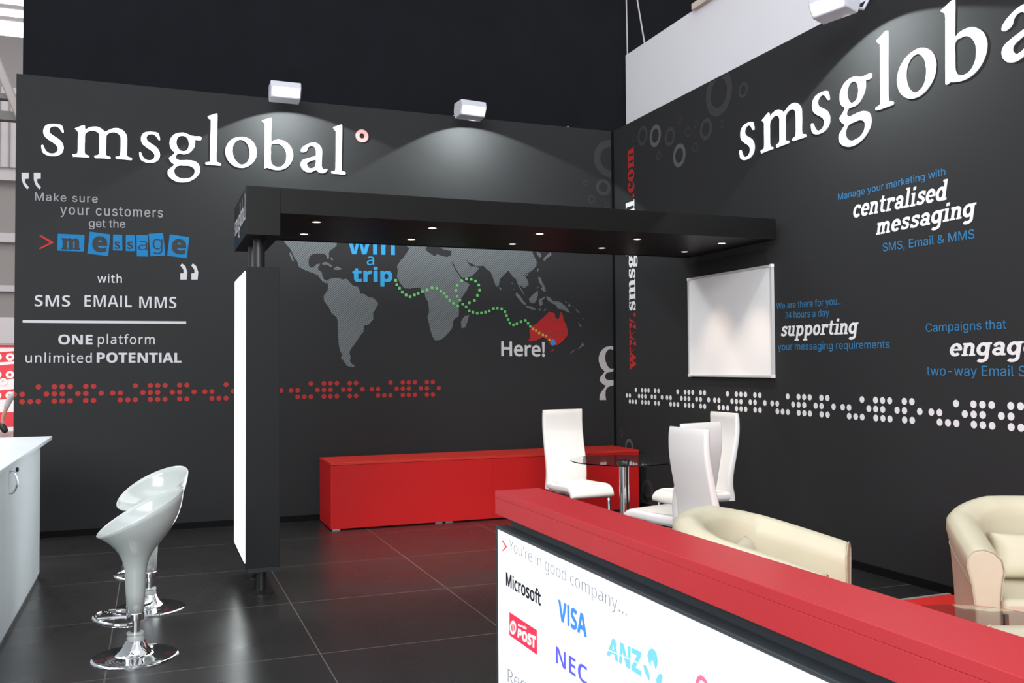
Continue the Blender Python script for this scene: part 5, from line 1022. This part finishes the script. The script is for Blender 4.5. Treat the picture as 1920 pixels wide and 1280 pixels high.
# ---------------------------------------------------------------- hanging banner over the right wall
ban = thing('hanging_banner', 'white hanging banner panel above the right wall, held by wires', 'banner', (0.3, -2.0, 4.0))
obj('panel', boxes(((0, -7.0, -0.02), (0.04, 2.25, 0.95))), M['banner'], ban)
obj('batten', boxes(((-0.05, -7.0, 0.93), (0.0, 0.80, 0.99))), M['wood'], ban)
obj('wire', tubed([(0.02, 2.24, 0.95), (0.02, 2.28, 2.6)], 0.009, 6), M['wire'], ban)
obj('wire', tubed([(0.02, 1.85, 0.95), (0.02, 2.26, 2.4)], 0.009, 6), M['wire'], ban)

# ---------------------------------------------------------------- whiteboard
wb = thing('whiteboard', 'white board in thin aluminium frame hung on the right wall', 'whiteboard', (-0.014, -2.134, 1.8))
obj('board', boxes(((-0.006, -0.615, -0.445), (0.008, 0.615, 0.445))), M['board'], wb)
obj('frame', boxes(((-0.014, -0.625, 0.437), (0.012, 0.625, 0.455)), ((-0.014, -0.625, -0.455), (0.012, 0.625, -0.437)),
                   ((-0.014, -0.625, -0.437), (0.012, -0.607, 0.437)), ((-0.014, 0.607, -0.437), (0.012, 0.625, 0.437))), mat('pale_board_frame', (0.62, 0.60, 0.60, 1), 0.4, metal=0.2), wb)
for y in (-0.615, 0.615):
    for z in (-0.445, 0.445):
        obj('corner_cap', boxes(((-0.017, y - 0.014, z - 0.014), (0.012, y + 0.014, z + 0.014))), mat('white_cap', (0.75, 0.73, 0.72, 1), 0.4), wb, bevel=0.003)

# ---------------------------------------------------------------- red bench along the back wall
bench = thing('storage_bench', 'long low red storage bench along the back wall', 'bench', (-1.63, -0.35, 0))
obj('body', boxes(((-1.55, -0.286, 0.010), (1.555, 0.29, 0.575))), M['red_front'], bench, bevel=0.003)
obj('top', boxes(((-1.553, -0.29, 0.577), (1.558, 0.29, 0.6))), M['red_top'], bench, bevel=0.003)
for x in (-1.50, -0.55, -0.45, 0.5, 0.6, 1.5):
    obj('foot', boxes(((x - 0.035, -0.282, 0.0), (x + 0.035, -0.22, 0.0101))), M['alu'], bench)
obj('panel_seam', boxes(((-0.0125, -0.2868, 0.011), (-0.0105, -0.2855, 0.575))), mat('seam_red', (0.30, 0.01, 0.01, 1), 0.5), bench)

# ---------------------------------------------------------------- reception counter with backlit front
rc = thing('reception_counter', 'red-topped counter with glowing white front of company logos, in the foreground', 'counter', (-3.42, -5.75, 0))
obj('body', boxes(((-0.035, -3.9, 0.0), (0.05, -0.035, 0.914))), M['dark_frame'], rc)
obj('top', boxes(((-0.08, -3.9, 0.972), (0.092, 0.003, 0.997))), M['red_counter'], rc, bevel=0.001)
obj('fascia', boxes(((-0.08, -3.9, 0.914), (0.0915, 0.0025, 0.9716))), M['red_counter'], rc, bevel=0.0008)
obj('light_box_frame', boxes(((-0.08, -3.9, 0.0), (-0.035, 0.0, 0.872))), M['dark_frame'], rc, bevel=0.003)
lp = obj('light_panel', boxes(((-0.083, -3.87, 0.02), (-0.0802, -0.03, 0.862))), M['panel_glow'], rc)
PK = frame('R', 0.0012, -3.503)
for key, s, font, u0, u1, v0, v1, em, col, shear, bold, track in D['T']:
    if key == 'K': printed(key, PK, s, font, u0, u1, v0, v1, em, M[COL[col]], shear, bold, track, rc, 'printed_lettering')
PK2 = frame('R', 0.0022, -3.503)
for nm, key in (('red_quad', 'k_red'), ('drop1', 'k_sky'), ('drop2', 'k_sky'), ('drop3', 'k_sky'), ('chev', 'k_red')):
    flat('printed_logo', [K[nm]], M[key], PK, rc)
flat('printed_logo', [K['horn_o'], K['horn_i'][::-1]], M['k_white'], PK2, rc)
flat('printed_logo', [K['horn_bar']], M['k_white'], PK2, rc)
def fit_text(s, font, quad, m, mw, bold):
    """Letters between the left edge (bottom, top) and right edge (bottom, top) of a quad."""
    cs = line_of_text(s, font, 0.0)
    xs = [p[0] for c in cs for p in c]; ys = [p[1] for c in cs for p in c]
    (lb, lt, rb, rt) = quad
    out = []
    for c in cs:
        o = []
        for p in c:
            a = (p[0] - min(xs)) / (max(xs) - min(xs)); b = (p[1] - min(ys)) / (max(ys) - min(ys))
            o.append(tuple((lb[i] * (1 - a) + rb[i] * a) * (1 - b) + (lt[i] * (1 - a) + rt[i] * a) * b for i in (0, 1)))
        out.append(o)
    return flat('printed_lettering', out, m, mw, rc, offset=bold)
fit_text('POST', 'B', K['post'], M['k_white'], PK2, 0.002)
fit_text('australia', 'B', K['aust'], M['k_white'], PK2, 0.0004)
fit_text('ANZ', 'B', K['anz'], M['k_sky'], PK, 0.002)
flat('printed_logo', [K['anz_cut']], M['k_white'], PK2, rc)
flat('printed_logo', [circle(K['pink'][0], K['pink'][1], 0.028, 24), circle(K['pink'][0], K['pink'][1], 0.017, 24)[::-1]], M['k_pink'], PK, rc)

# ---------------------------------------------------------------- white counter at the left edge
wc = thing('white_counter', 'white cabinet counter at the left edge with lock and bow handle', 'counter', (-5.9, -3.2, 0))
obj('body', boxes(((-0.55, -2.6, 0.0), (0.498, 1.555, 0.915))), M['white_lam'], wc, bevel=0.002)
obj('top', boxes(((-0.6, -2.7, 0.917), (0.535, 2.1, 0.943))), M['white_lam'], wc, bevel=0.003)
for y0, y1 in ((0.025, 1.55), (-1.3, 0.02)):
    dr = obj('door', boxes(((0.4985, y0, 0.03), (0.510, y1, 0.905))), M['white_lam'], wc, bevel=0.0015)
    if y0 > 0:
        dr['label'] = 'white door with chrome bow handle and lock'
        obj('handle', tubed(smooth_path([(0.510, 0.06, 0.765), (0.532, 0.06, 0.775), (0.548, 0.06, 0.825), (0.532, 0.06, 0.875), (0.510, 0.06, 0.885)], 6), 0.006, 8), M['chrome'], dr, smooth=True)
        bm = lathed([(0, 0), (0.013, 0), (0.013, 0.012), (0.009, 0.014), (0, 0.014)], 16)
        bm.transform(Matrix.Translation((0.510, 0.32, 0.90 - 0.03)) @ Matrix.Rotation(math.pi / 2, 4, 'Y'))
        obj('lock', bm, M['black'], dr, smooth=True)

# ---------------------------------------------------------------- bar stools
def bez(p0, p1, p2, p3, t):
    u = 1 - t
    return p0 * u ** 3 + 3 * p1 * u * u * t + 3 * p2 * u * t * t + p3 * t ** 3

def bar_stool(label, loc, rz, turn=0.0):
    t = thing('bar_stool', label, 'bar stool', loc, rz, 'white bar stools by the white counter')
    # local -x is the low front lip, +x the high back
    n, k = 48, 14
    rows, inner = [], []
    for i in range(n):
        a = 2 * math.pi * i / n
        c, s = math.cos(a), math.sin(a)
        w = (1 + c) / 2
        rim = Vector((0.022 + 0.205 * c, 0.20 * s, 0.617 + 0.218 * w ** 0.95))
        stem = Vector((0.052 * c, 0.052 * s, 0.43))
        c1 = Vector((0.062 * c, 0.062 * s, 0.53 + 0.05 * w))
        c2 = Vector((rim.x * (0.62 + 0.36 * w) if c < 0 else rim.x * 0.98, rim.y * (0.72 + .2 * w), 0.575 + 0.02 * w))
        col = [Vector((0.040 * c, 0.040 * s, 0.215)), Vector((0.046 * c, 0.046 * s, 0.32))]
        col += [bez(stem, c1, c2, rim, j / k) for j in range(k + 1)]
        rows.append(col)
        ctr = Vector((0.01, 0, 0.575))
        nrm = Vector((-c, -s, 0)) * 0.012 + Vector((0, 0, 0.003))
        ir = rim + nrm * 0.8
        ic2 = Vector((c2.x * 0.94, c2.y * 0.94, c2.z + 0.022))
        inner.append([rim + Vector((-c, -s, 0)) * 0.004 + Vector((0, 0, 0.004))] + [bez(ir, ir.lerp(ic2, 0.5), ic2, ctr, j / 10) for j in range(11)])
    bm = bmesh.new()
    R = [[bm.verts.new(p) for p in c + q[:-1]] for c, q in zip(rows, inner)]
    grid_faces(bm, R, closed_u=True)
    cv = bm.verts.new((0.01, 0, 0.575))
    for i in range(n): bm.faces.new((R[i][-1], R[(i + 1) % n][-1], cv))
    bm.faces.new([r[0] for r in R])
    obj('seat_shell', bm, M['white_gloss'], t, smooth='all')
    obj('post', lathed([(0, 0.07), (0.026, 0.07), (0.026, 0.2), (0, 0.2)], 24), M['chrome'], t, smooth=True)
    obj('collar', lathed([(0.03, 0.19), (0.042, 0.19), (0.043, 0.196), (0.043, 0.222), (0.040, 0.226), (0.03, 0.226)], 28), M['chrome'], t, smooth=True)
    obj('base_collar', lathed([(0.026, 0.088), (0.040, 0.088), (0.042, 0.096), (0.037, 0.112), (0.042, 0.12), (0.040, 0.126), (0.027, 0.126)], 28), M['white_gloss'], t, smooth=True)
    prof = [(0, 0.0), (0.205, 0.0), (0.206, 0.005), (0.200, 0.009)]
    prof += [(0.19 - 0.105 * j / 5, 0.0115 + 0.012 * (j / 5) ** 1.6) for j in range(6)]
    prof += [(0.075, 0.034), (0.062, 0.052), (0.052, 0.072), (0.043, 0.088), (0.026, 0.09), (0, 0.09)]
    obj('base', lathed(prof, 56), M['chrome'], t, smooth=True, angle=50)
    arc = [(-0.075 + 0.115 * math.cos(math.radians(a)), 0.155 * math.sin(math.radians(a)), 0.205 - 0.012 * math.cos(math.radians(a))) for a in range(68, 293, 8)]
    T = Matrix.Rotation(turn, 3, 'Z')
    fr = obj('footrest', tubed([T @ Vector(p) for p in arc], 0.0105, 10), M['chrome'], t, smooth=True)
    obj('strut', tubed([T @ Vector(p) for p in ((-0.03, 0, 0.207), (-0.188, 0, 0.215))], 0.0095, 10), M['chrome'], fr, smooth=True)
    obj('lever', tubed([(0.03, 0.03, 0.24), (0.075, 0.055, 0.245), (0.085, 0.06, 0.256)], 0.006, 8), M['chrome'], t, smooth=True)
    return t
bar_stool('white plastic bar stool nearer to the camera, seen from its side', (-4.733, -3.85, 0), 0.12)
bar_stool('white plastic bar stool behind the nearer one, showing its hollow seat', (-4.672, -2.87, 0), 0.62, -0.54)

# ---------------------------------------------------------------- dining table and chairs
tb = thing('dining_table', 'round smoked glass dining table on a chrome pedestal', 'table', (-1.391, -2.785, 0))
obj('glass_top', lathed([(0, 0.742), (0.396, 0.742), (0.4, 0.746), (0.396, 0.750), (0, 0.750)], 64), M['glass'], tb, smooth=True)
obj('pedestal', lathed([(0, 0.01), (0.036, 0.01), (0.036, 0.715), (0, 0.715)], 28), M['chrome'], tb, smooth=True)
obj('top_flange', lathed([(0.0, 0.70), (0.042, 0.70), (0.060, 0.728), (0.060, 0.741), (0, 0.741)], 28), M['chrome'], tb, smooth=True)
obj('base', lathed([(0, 0), (0.22, 0), (0.22, 0.006), (0.05, 0.022), (0.036, 0.03), (0, 0.03)], 40), M['chrome'], tb, smooth=True)

def pad(bm, path, th, half, n=5, r=0.018):
    """Upholstered strip: a side-view path (f, z) with thickness, swept across the chair's width with rounded long edges."""
    P = [Vector((p[0], p[1])) for p in path]
    m = len(P)
    nr = []
    for i in range(m):
        t = (P[min(i + 1, m - 1)] - P[max(i - 1, 0)]).normalized()
        nr.append(Vector((-t.y, t.x)))
    loop = []
    for s in range(2):
        sg = 1 if s == 0 else -1
        for j in range(n + 1):
            a = math.pi / 2 * (j / n)
            x = half - r + r * (math.sin(a) if s == 0 else math.cos(a))
            loop.append((x, sg * (1 - (r / 1.0) * 0) if False else (1, j / n, s)))
    rings = []
    for i in range(m):
        h = th[i] / 2
        rr = min(r, h)
        ring = []
        for sx, sn in ((1, 1), (1, -1), (-1, -1), (-1, 1)):
            rng = range(n + 1)
            for j in rng:
                a = math.pi / 2 * j / n
                if (sx, sn) in ((1, 1), (-1, -1)): ca, sa = math.sin(a), math.cos(a)
                else: ca, sa = math.cos(a), math.sin(a)
                x = sx * (half - rr + rr * ca)
                d = sn * (h - rr + rr * sa)
                q = P[i] + nr[i] * d
                ring.append(bm.verts.new((x, q.x, q.y)))
        rings.append(ring)
    grid_faces(bm, rings, closed_v=True)
    bm.faces.new(rings[0][::-1]); bm.faces.new(rings[-1])

def dining_chair(label, loc, rz):
    t = thing('dining_chair', label, 'chair', loc, rz, 'white high-backed dining chairs around the glass table')
    back = [(p.x, p.y) for p in smooth_path([(-0.268, 1.070, 0), (-0.272, 0.98, 0), (-0.265, 0.88, 0), (-0.238, 0.74, 0), (-0.208, 0.60, 0), (-0.203, 0.50, 0), (-0.215, 0.43, 0), (-0.215, 0.395, 0)], 4)]
    m = len(back)
    th = [0.022] + [0.040 + 0.018 * i / m for i in range(1, m)]
    th[1] = 0.036
    bm = bmesh.new()
    pad(bm, back, th, 0.192)
    o = obj('backrest', bm, M['white_leather'], t, smooth=True, angle=50)
    seat = [(p.x, p.y) for p in smooth_path([(-0.19, 0.432, 0), (-0.05, 0.430, 0), (0.10, 0.436, 0), (0.195, 0.437, 0), (0.248, 0.415, 0), (0.268, 0.372, 0)], 5)]
    m = len(seat)
    ths = [0.062] * m
    ths[-1], ths[-2], ths[-3] = 0.034, 0.054, 0.06
    bm = bmesh.new()
    pad(bm, seat, ths, 0.198, r=0.024)
    so = obj('seat', bm, M['white_leather'], t, smooth=True, angle=50)
    obj('seam', tubed([(-0.16, -0.16, 0.4655), (-0.172, 0.0, 0.4625), (-0.172, 0.18, 0.469), (-0.155, 0.215, 0.4655), (0.155, 0.215, 0.4655), (0.172, 0.18, 0.469), (0.172, 0.0, 0.4625), (0.16, -0.16, 0.4655)], 0.0022, 5), M['white_seam'], so)
    bm = bmesh.new()
    pts = []
    for s in (-1, 1):
        side = [(s * 0.175, -0.235, 0.014), (s * 0.175, 0.18, 0.014), (s * 0.175, 0.217, 0.03), (s * 0.175, 0.232, 0.09), (s * 0.175, 0.232, 0.30), (s * 0.175, 0.217, 0.365), (s * 0.175, 0.18, 0.388), (s * 0.175, -0.19, 0.388)]
        pts.append(smooth_path(side, 4))
    full = [p for p in pts[0][::-1]] + [p for p in pts[1]]
    tube(bm, full, 0.0125, 10)
    tube(bm, [(-0.175, -0.14, 0.388), (0.175, -0.14, 0.388)], 0.009, 8)
    obj('cantilever_frame', bm, M['chrome'], t, smooth=True)
    return t
# local +y is the way the chair faces
dining_chair('white high-backed chair behind the table, facing out from the red bench', (-1.306, -1.79, 0), math.pi + 0.04)
dining_chair('white high-backed chair nearest to the armchair, seen from behind', (-1.382, -4.08, 0), -math.pi / 2 + 0.06)
dining_chair('white high-backed chair in the middle of three, its seat reaching left', (-1.37, -3.42, 0), 0.27)
dining_chair('white high-backed chair closest to the right wall, facing left', (-0.67, -2.62, 0), math.pi / 2 - 0.03)

# ---------------------------------------------------------------- lounge: carpet, armchairs, coffee table
carpet = obj('carpet', boxes(((-2.75, -9.3, 0.0), (-0.02, -4.49, 0.012))), M['carpet'])
tag(carpet, 'bright red carpet under the armchairs', 'carpet')
tag(obj('edge_strip', boxes(((-2.75, -4.49, 0.0), (-0.02, -4.468, 0.016))), mat('satin_edge_strip', (0.45, 0.43, 0.43, 1), 0.5, metal=0.3)), 'thin aluminium strip along the far edge of red carpet', 'strip')

def armchair(label, loc, rz):
    t = thing('armchair', label, 'armchair', loc, rz, 'cream leather tub armchairs')
    # plan path of the tub wall's centre line, from the right arm round the back to the left arm; local +y faces forward
    R, dep, fr = 0.368, 0.29, 0.345
    path = [(R, fr), (R, 0.20), (R, 0.05)]
    for i in range(1, 16):
        a = math.pi * i / 16
        path.append((R * math.cos(a), -0.02 - dep * math.sin(a)))
    path += [(-R, 0.05), (-R, 0.20), (-R, fr)]
    P = [Vector((p[0], p[1], 0)) for p in path]
    P = smooth_path([tuple(p) for p in P], 3)
    m = len(P)
    run = [0.0]
    for p, q in zip(P, P[1:]): run.append(run[-1] + (q - p).length)
    rows = []
    th = 0.058
    for i in range(m):
        tn = (P[min(i + 1, m - 1)] - P[max(i - 1, 0)]).normalized()
        nr = Vector((-tn.y, tn.x, 0))                     # points outward
        s = run[i] / run[-1]
        bk = 1 - max(0.0, (abs(2 * s - 1) - 0.22) / 0.78) ** 1.1
        top = 0.574 + 0.166 * bk
        prof = [(th * 0.8, 0.05), (th * 0.9, 0.30), (th * 1.15, top - 0.16), (th * 1.45, top - 0.085), (th * 1.40, top - 0.04), (th * 0.95, top - 0.010), (th * 0.25, top), (-th * 0.55, top - 0.014), (-th * 1.15, top - 0.05),
                (-th * 1.30, top - 0.10), (-th * 1.10, top - 0.17), (-th * 1.0, 0.34), (-th * 1.0, 0.05)]
        rows.append([P[i] + nr * a + Vector((0, 0, z)) for a, z in prof])
    bm = bmesh.new()
    V = [[bm.verts.new(p) for p in r] for r in rows]
    grid_faces(bm, V, closed_v=True)
    bm.faces.new(V[0][::-1]); bm.faces.new(V[-1])
    shell = obj('tub_shell', bm, M['cream_leather'], t, smooth=True, angle=55, bevel=0.012, segs=3)
    for k, sgn in ((0, 1), (m - 1, -1)):
        ln = [p + Vector((0, 0.0015, 0)) for p in rows[k]]
        obj('piping', tubed(ln[1:-1], 0.003, 5), M['seam'], shell)
    obj('piping', tubed([r[2] + (r[2] - r[-3]).normalized() * 0.003 for r in rows], 0.003, 5), M['seam'], shell)
    bm = bmesh.new()
    out = [(0.302, 0.335), (0.302, 0.0)] + [(0.302 * math.cos(math.pi * i / 10), -0.02 - 0.215 * math.sin(math.pi * i / 10)) for i in range(11)] + [(-0.302, 0.0), (-0.302, 0.335)]
    pts = []
    for p in out:
        if not pts or (Vector(p) - Vector(pts[-1])).length > 1e-4: pts.append(p)
    prism(bm, pts, 2, 0.17, 0.345)
    obj('seat', bm, M['cream_leather'], t, smooth=True, bevel=0.03, segs=4)
    bm = bmesh.new()
    box(bm, (-0.308, 0.05, 0.05), (0.308, 0.325, 0.168))
    obj('front_panel', bm, M['cream_leather'], t, bevel=0.008)
    for x in (-0.27, 0.27):
        for y in (-0.14, 0.26):
            obj('foot', lathed([(0, 0), (0.02, 0), (0.024, 0.06), (0, 0.06)], 12, x, y), M['black'], t, smooth=True)
    return t

def cushion(label, loc, rot, w=0.21, h=0.17, d=0.06):
    bm = bmesh.new()
    n = 14
    front, backr = [], []
    for i in range(n + 1):
        u = -1 + 2 * i / n
        fr, br = [], []
        for j in range(n + 1):
            v = -1 + 2 * j / n
            puff = ((1 - u ** 4) * (1 - v ** 4)) ** 0.55
            pin = 1 - 0.05 * (1 - abs(u)) - 0.0
            x = u * w * (1 - 0.06 * (1 - v * v)); z = v * h * (1 - 0.06 * (1 - u * u))
            fr.append((x, d * puff, z)); br.append((x, -d * puff * 0.8, z))
        front.append(fr); backr.append(br)
    A = [[bm.verts.new(p) for p in r] for r in front]
    B = [[bm.verts.new(p) for p in r] for r in backr]
    grid_faces(bm, A); grid_faces(bm, [r[::-1] for r in B])
    bmesh.ops.remove_doubles(bm, verts=bm.verts, dist=1e-4)
    o = obj('cushion', bm, M['cream_leather'], None, smooth='all')
    o.location = loc
    o.rotation_euler = rot
    return tag(o, label, 'cushion', 'cream cushions on the armchairs')

fa = -2.405
armchair('cream leather tub armchair behind the red counter top, turned away to the right', (-2.028, -5.296, 0.012), fa)
fb = -3.731
armchair('cream leather tub armchair against the right wall, facing the camera', (-0.563, -5.607, 0.012), fb)
fc = -0.03
armchair('cream leather tub armchair at the lower right corner, only its arm showing', (-1.72, -6.974, 0.012), fc)
va = Vector((0.672, -0.741, 0)); vb = Vector((-0.556, -0.831, 0))
ca = Vector((-2.028, -5.296, 0)) - 0.07 * va
cushion('cream leather cushion leaning in the armchair behind the counter', (ca.x, ca.y, 0.52), (0.30, 0, fa), w=0.17, h=0.105, d=0.05)
cb = Vector((-0.563, -5.607, 0)) - 0.10 * vb
cushion('cream leather cushion upright in the armchair against the right wall', (cb.x, cb.y, 0.478), (0.22, 0, fb), w=0.24, h=0.115, d=0.05)

ct = thing('coffee_table', 'round clear glass coffee table between the armchairs', 'table', (-1.72, -6.25, 0.012))
obj('glass_top', lathed([(0, 0.43), (0.326, 0.43), (0.33, 0.434), (0.326, 0.438), (0, 0.438)], 64), M['glass'], ct, smooth=True)
for i in range(3):
    a = 2 * math.pi * i / 3 + 0.4
    obj('leg', tubed([(0.25 * math.cos(a), 0.25 * math.sin(a), 0.0), (0.25 * math.cos(a), 0.25 * math.sin(a), 0.429)], 0.014, 12), M['chrome'], ct, smooth=True)

# ---------------------------------------------------------------- the hall beyond the left end of the wall
hw = obj('wall_hall', boxes(((-24, 25, -0.08), (4, 25.3, 12.4))), M['hall_grey'])
tag(hw, 'grey clad far wall of the exhibition hall', kind='structure')
tag(obj('trim_2', boxes(((-24, 24.7, 7.6), (4, 25, 8.0)), ((-24, 24.8, 5.6), (4, 25, 5.9)), ((-24, 24.85, 4.0), (4, 25, 4.2))), M['hall_light']), 'pale horizontal rails across the hall wall', kind='structure')
up = obj('wall_hall_upper', boxes(((-24, 24.6, 8.0), (4, 24.95, 10.6))), M['hall_light'])
tag(up, 'pale ribbed cladding high on the hall wall', kind='structure')
for i in range(40):
    x = -15.5 + i * 0.28
    if i < 26: obj('rib', boxes(((x, 24.55, 8.0), (x + 0.05, 24.6, 10.6))), M['hall_grey'], up)
roofw = tag(obj('window_1', boxes(((-24, 25, 12.4), (4, 25.1, 16.5))), M['skylight']), 'bright glazing band under the hall roof', kind='structure')
obj('window_bar', boxes(*[((-24, 24.9, z), (4, 25.0, z + 0.12)) for z in (12.9, 13.3, 14.1, 14.4)]), M['hall_light'], roofw)
for k in range(3):
    a = Vector((-9.9 + 0.9 * k, 24.85, 15.2)); b = a + Vector((0.75, 0, -0.9))
    obj('brace', tubed([a, b], 0.035, 6), M['hall_dark'], roofw)
bmh = boxes(((-14, 20.5, 8.55), (-5, 20.8, 8.8)), ((-14, 20.5, 9.15), (-5, 20.8, 9.3)))
tag(obj('roof_beam', bmh, M['hall_dark']), 'dark steel roof beam crossing the hall', kind='structure')
tag(obj('roof_brace', tubed([(-9.3, 20.4, 11.4), (-8.2, 20.4, 8.6)], 0.12, 8), M['hall_grey']), 'pale diagonal steel brace under the hall roof', kind='structure')

stall = thing('exhibition_stall', 'distant red and white stall panel with ring pattern at the left edge', 'stall', (-8.0, 17.2, -0.085))
obj('panel', boxes(((-2.2, 0, 0.0), (1.6, 0.12, 2.55))), M['stall_white'], stall)
obj('header', boxes(((-2.2, -0.1, 2.2), (1.6, 0.0, 2.85))), M['hall_light'], stall)
def stripe(z0, z1, sk, m='stall_red'):
    bm = bmesh.new()
    prism(bm, [(-2.2, z0), (1.6, z0 + sk), (1.6, z1 + sk), (-2.2, z1)], 1, -0.006, 0.0)
    return obj('stripe', bm, M[m], stall)
for z0, z1, sk in ((2.10, 2.16, 0.0), (1.55, 1.80, 0.35), (1.05, 1.42, 0.45), (0.62, 0.85, 0.35), (0.12, 0.48, 0.0)): stripe(z0, z1, sk)
stripe(-0.0 + 0.02, 0.10, 0, 'stall_white')
for x in (-0.55, -0.28, 0.0, 0.27, 0.54):
    for z in (1.86, 1.42, 1.24, 0.90):
        bm = lathed([(0.035, 0), (0.095, 0), (0.095, 0.006), (0.035, 0.006), (0.035, 0)], 20)
        bm.transform(Matrix.Translation((x + (0.13 if z == 1.24 else 0), -0.007, z)) @ Matrix.Rotation(math.pi / 2, 4, 'X'))
        obj('ring', bm, M['stall_white'], stall)

# visitor walking behind the end of the wall: only the trailing leg shows
def skinned(name, verts, edges, radii, m, parent, root=0, sub=1):
    me = bpy.data.meshes.new(name)
    me.from_pydata(verts, edges, [])
    me.materials.append(m)
    o = bpy.data.objects.new(name, me)
    C.objects.link(o)
    o.parent = parent
    o.modifiers.new('skin', 'SKIN').use_smooth_shade = True
    sd = me.skin_vertices[0].data
    for i, r in enumerate(radii): sd[i].radius = (r, r) if not isinstance(r, tuple) else r
    sd[root].use_root = True
    s = o.modifiers.new('sub', 'SUBSURF')
    s.levels = s.render_levels = sub
    return o
PX, PY, PZ = -7.482, 15.6, -0.085
person = thing('person', 'person walking beyond the wall end in pale cropped trousers and dark shoes', 'person', (PX, PY, PZ), -0.371)
bv = [(0, 0, 1.06), (0.02, 0, 1.22), (0.03, 0, 1.42), (0.04, 0, 1.56), (0.05, 0, 1.63), (0.05, 0, 1.73), (0.06, 0, 1.82),
      (-0.08, -0.08, 1.04), (-0.295, -0.08, 0.886), (-0.480, -0.08, 0.397), (-0.466, -0.08, 0.183), (-0.376, -0.08, 0.057),
      (0.10, 0.08, 1.0), (0.20, 0.08, 0.54), (0.25, 0.08, 0.10), (0.38, 0.08, 0.04),
      (0.04, -0.21, 1.51), (0.12, -0.26, 1.23), (0.26, -0.23, 1.02), (0.32, -0.22, 0.93),
      (0.04, 0.21, 1.51), (-0.04, 0.26, 1.23), (0.0, 0.25, 0.98), (0.02, 0.25, 0.89)]
be = [(0, 1), (1, 2), (2, 3), (3, 4), (4, 5), (5, 6), (0, 7), (7, 8), (8, 9), (9, 10), (10, 11), (0, 12), (12, 13), (13, 14), (14, 15), (3, 16), (16, 17), (17, 18), (18, 19), (3, 20), (20, 21), (21, 22), (22, 23)]
br = [0.14, 0.13, 0.15, 0.10, 0.055, 0.09, 0.085, 0.085, 0.06, 0.04, 0.04, 0.03, 0.085, 0.06, 0.042, 0.03, 0.055, 0.042, 0.032, 0.035, 0.055, 0.042, 0.032, 0.035]
skinned('body', bv, be, br, M['skin'], person)
skinned('trousers', [(0, 0, 1.12), (0, 0, 1.03), (-0.08, -0.08, 1.03), (-0.295, -0.08, 0.886), (-0.407, -0.08, 0.622), (0.10, 0.08, 0.97), (0.20, 0.08, 0.54), (0.235, 0.08, 0.28)],
        [(0, 1), (1, 2), (2, 3), (3, 4), (1, 5), (5, 6), (6, 7)], [0.15, 0.155, 0.10, 0.078, 0.062, 0.10, 0.075, 0.062], M['trousers'], person)
skinned('shirt', [(0.01, 0, 1.08), (0.02, 0, 1.25), (0.03, 0, 1.45), (0.04, 0, 1.58), (0.04, -0.22, 1.51), (0.10, -0.26, 1.30), (0.04, 0.22, 1.51), (-0.02, 0.26, 1.30)],
        [(0, 1), (1, 2), (2, 3), (3, 4), (4, 5), (3, 6), (6, 7)], [0.16, 0.15, 0.165, 0.09, 0.07, 0.06, 0.07, 0.06], M['shirt'], person)
skinned('hair', [(0.04, 0, 1.77), (0.05, 0, 1.84)], [(0, 1)], [0.09, 0.085], M['hair'], person)
skinned('shoe', [(-0.530, -0.08, 0.309), (-0.466, -0.08, 0.183), (-0.421, -0.08, 0.120), (-0.376, -0.08, 0.057)], [(0, 1), (1, 2), (2, 3)], [0.07, 0.09, 0.085, 0.06], M['black'], person)
skinned('shoe', [(0.21, 0.08, 0.07), (0.32, 0.08, 0.05), (0.44, 0.08, 0.045)], [(0, 1), (1, 2)], [0.06, 0.05, 0.04], M['black'], person)
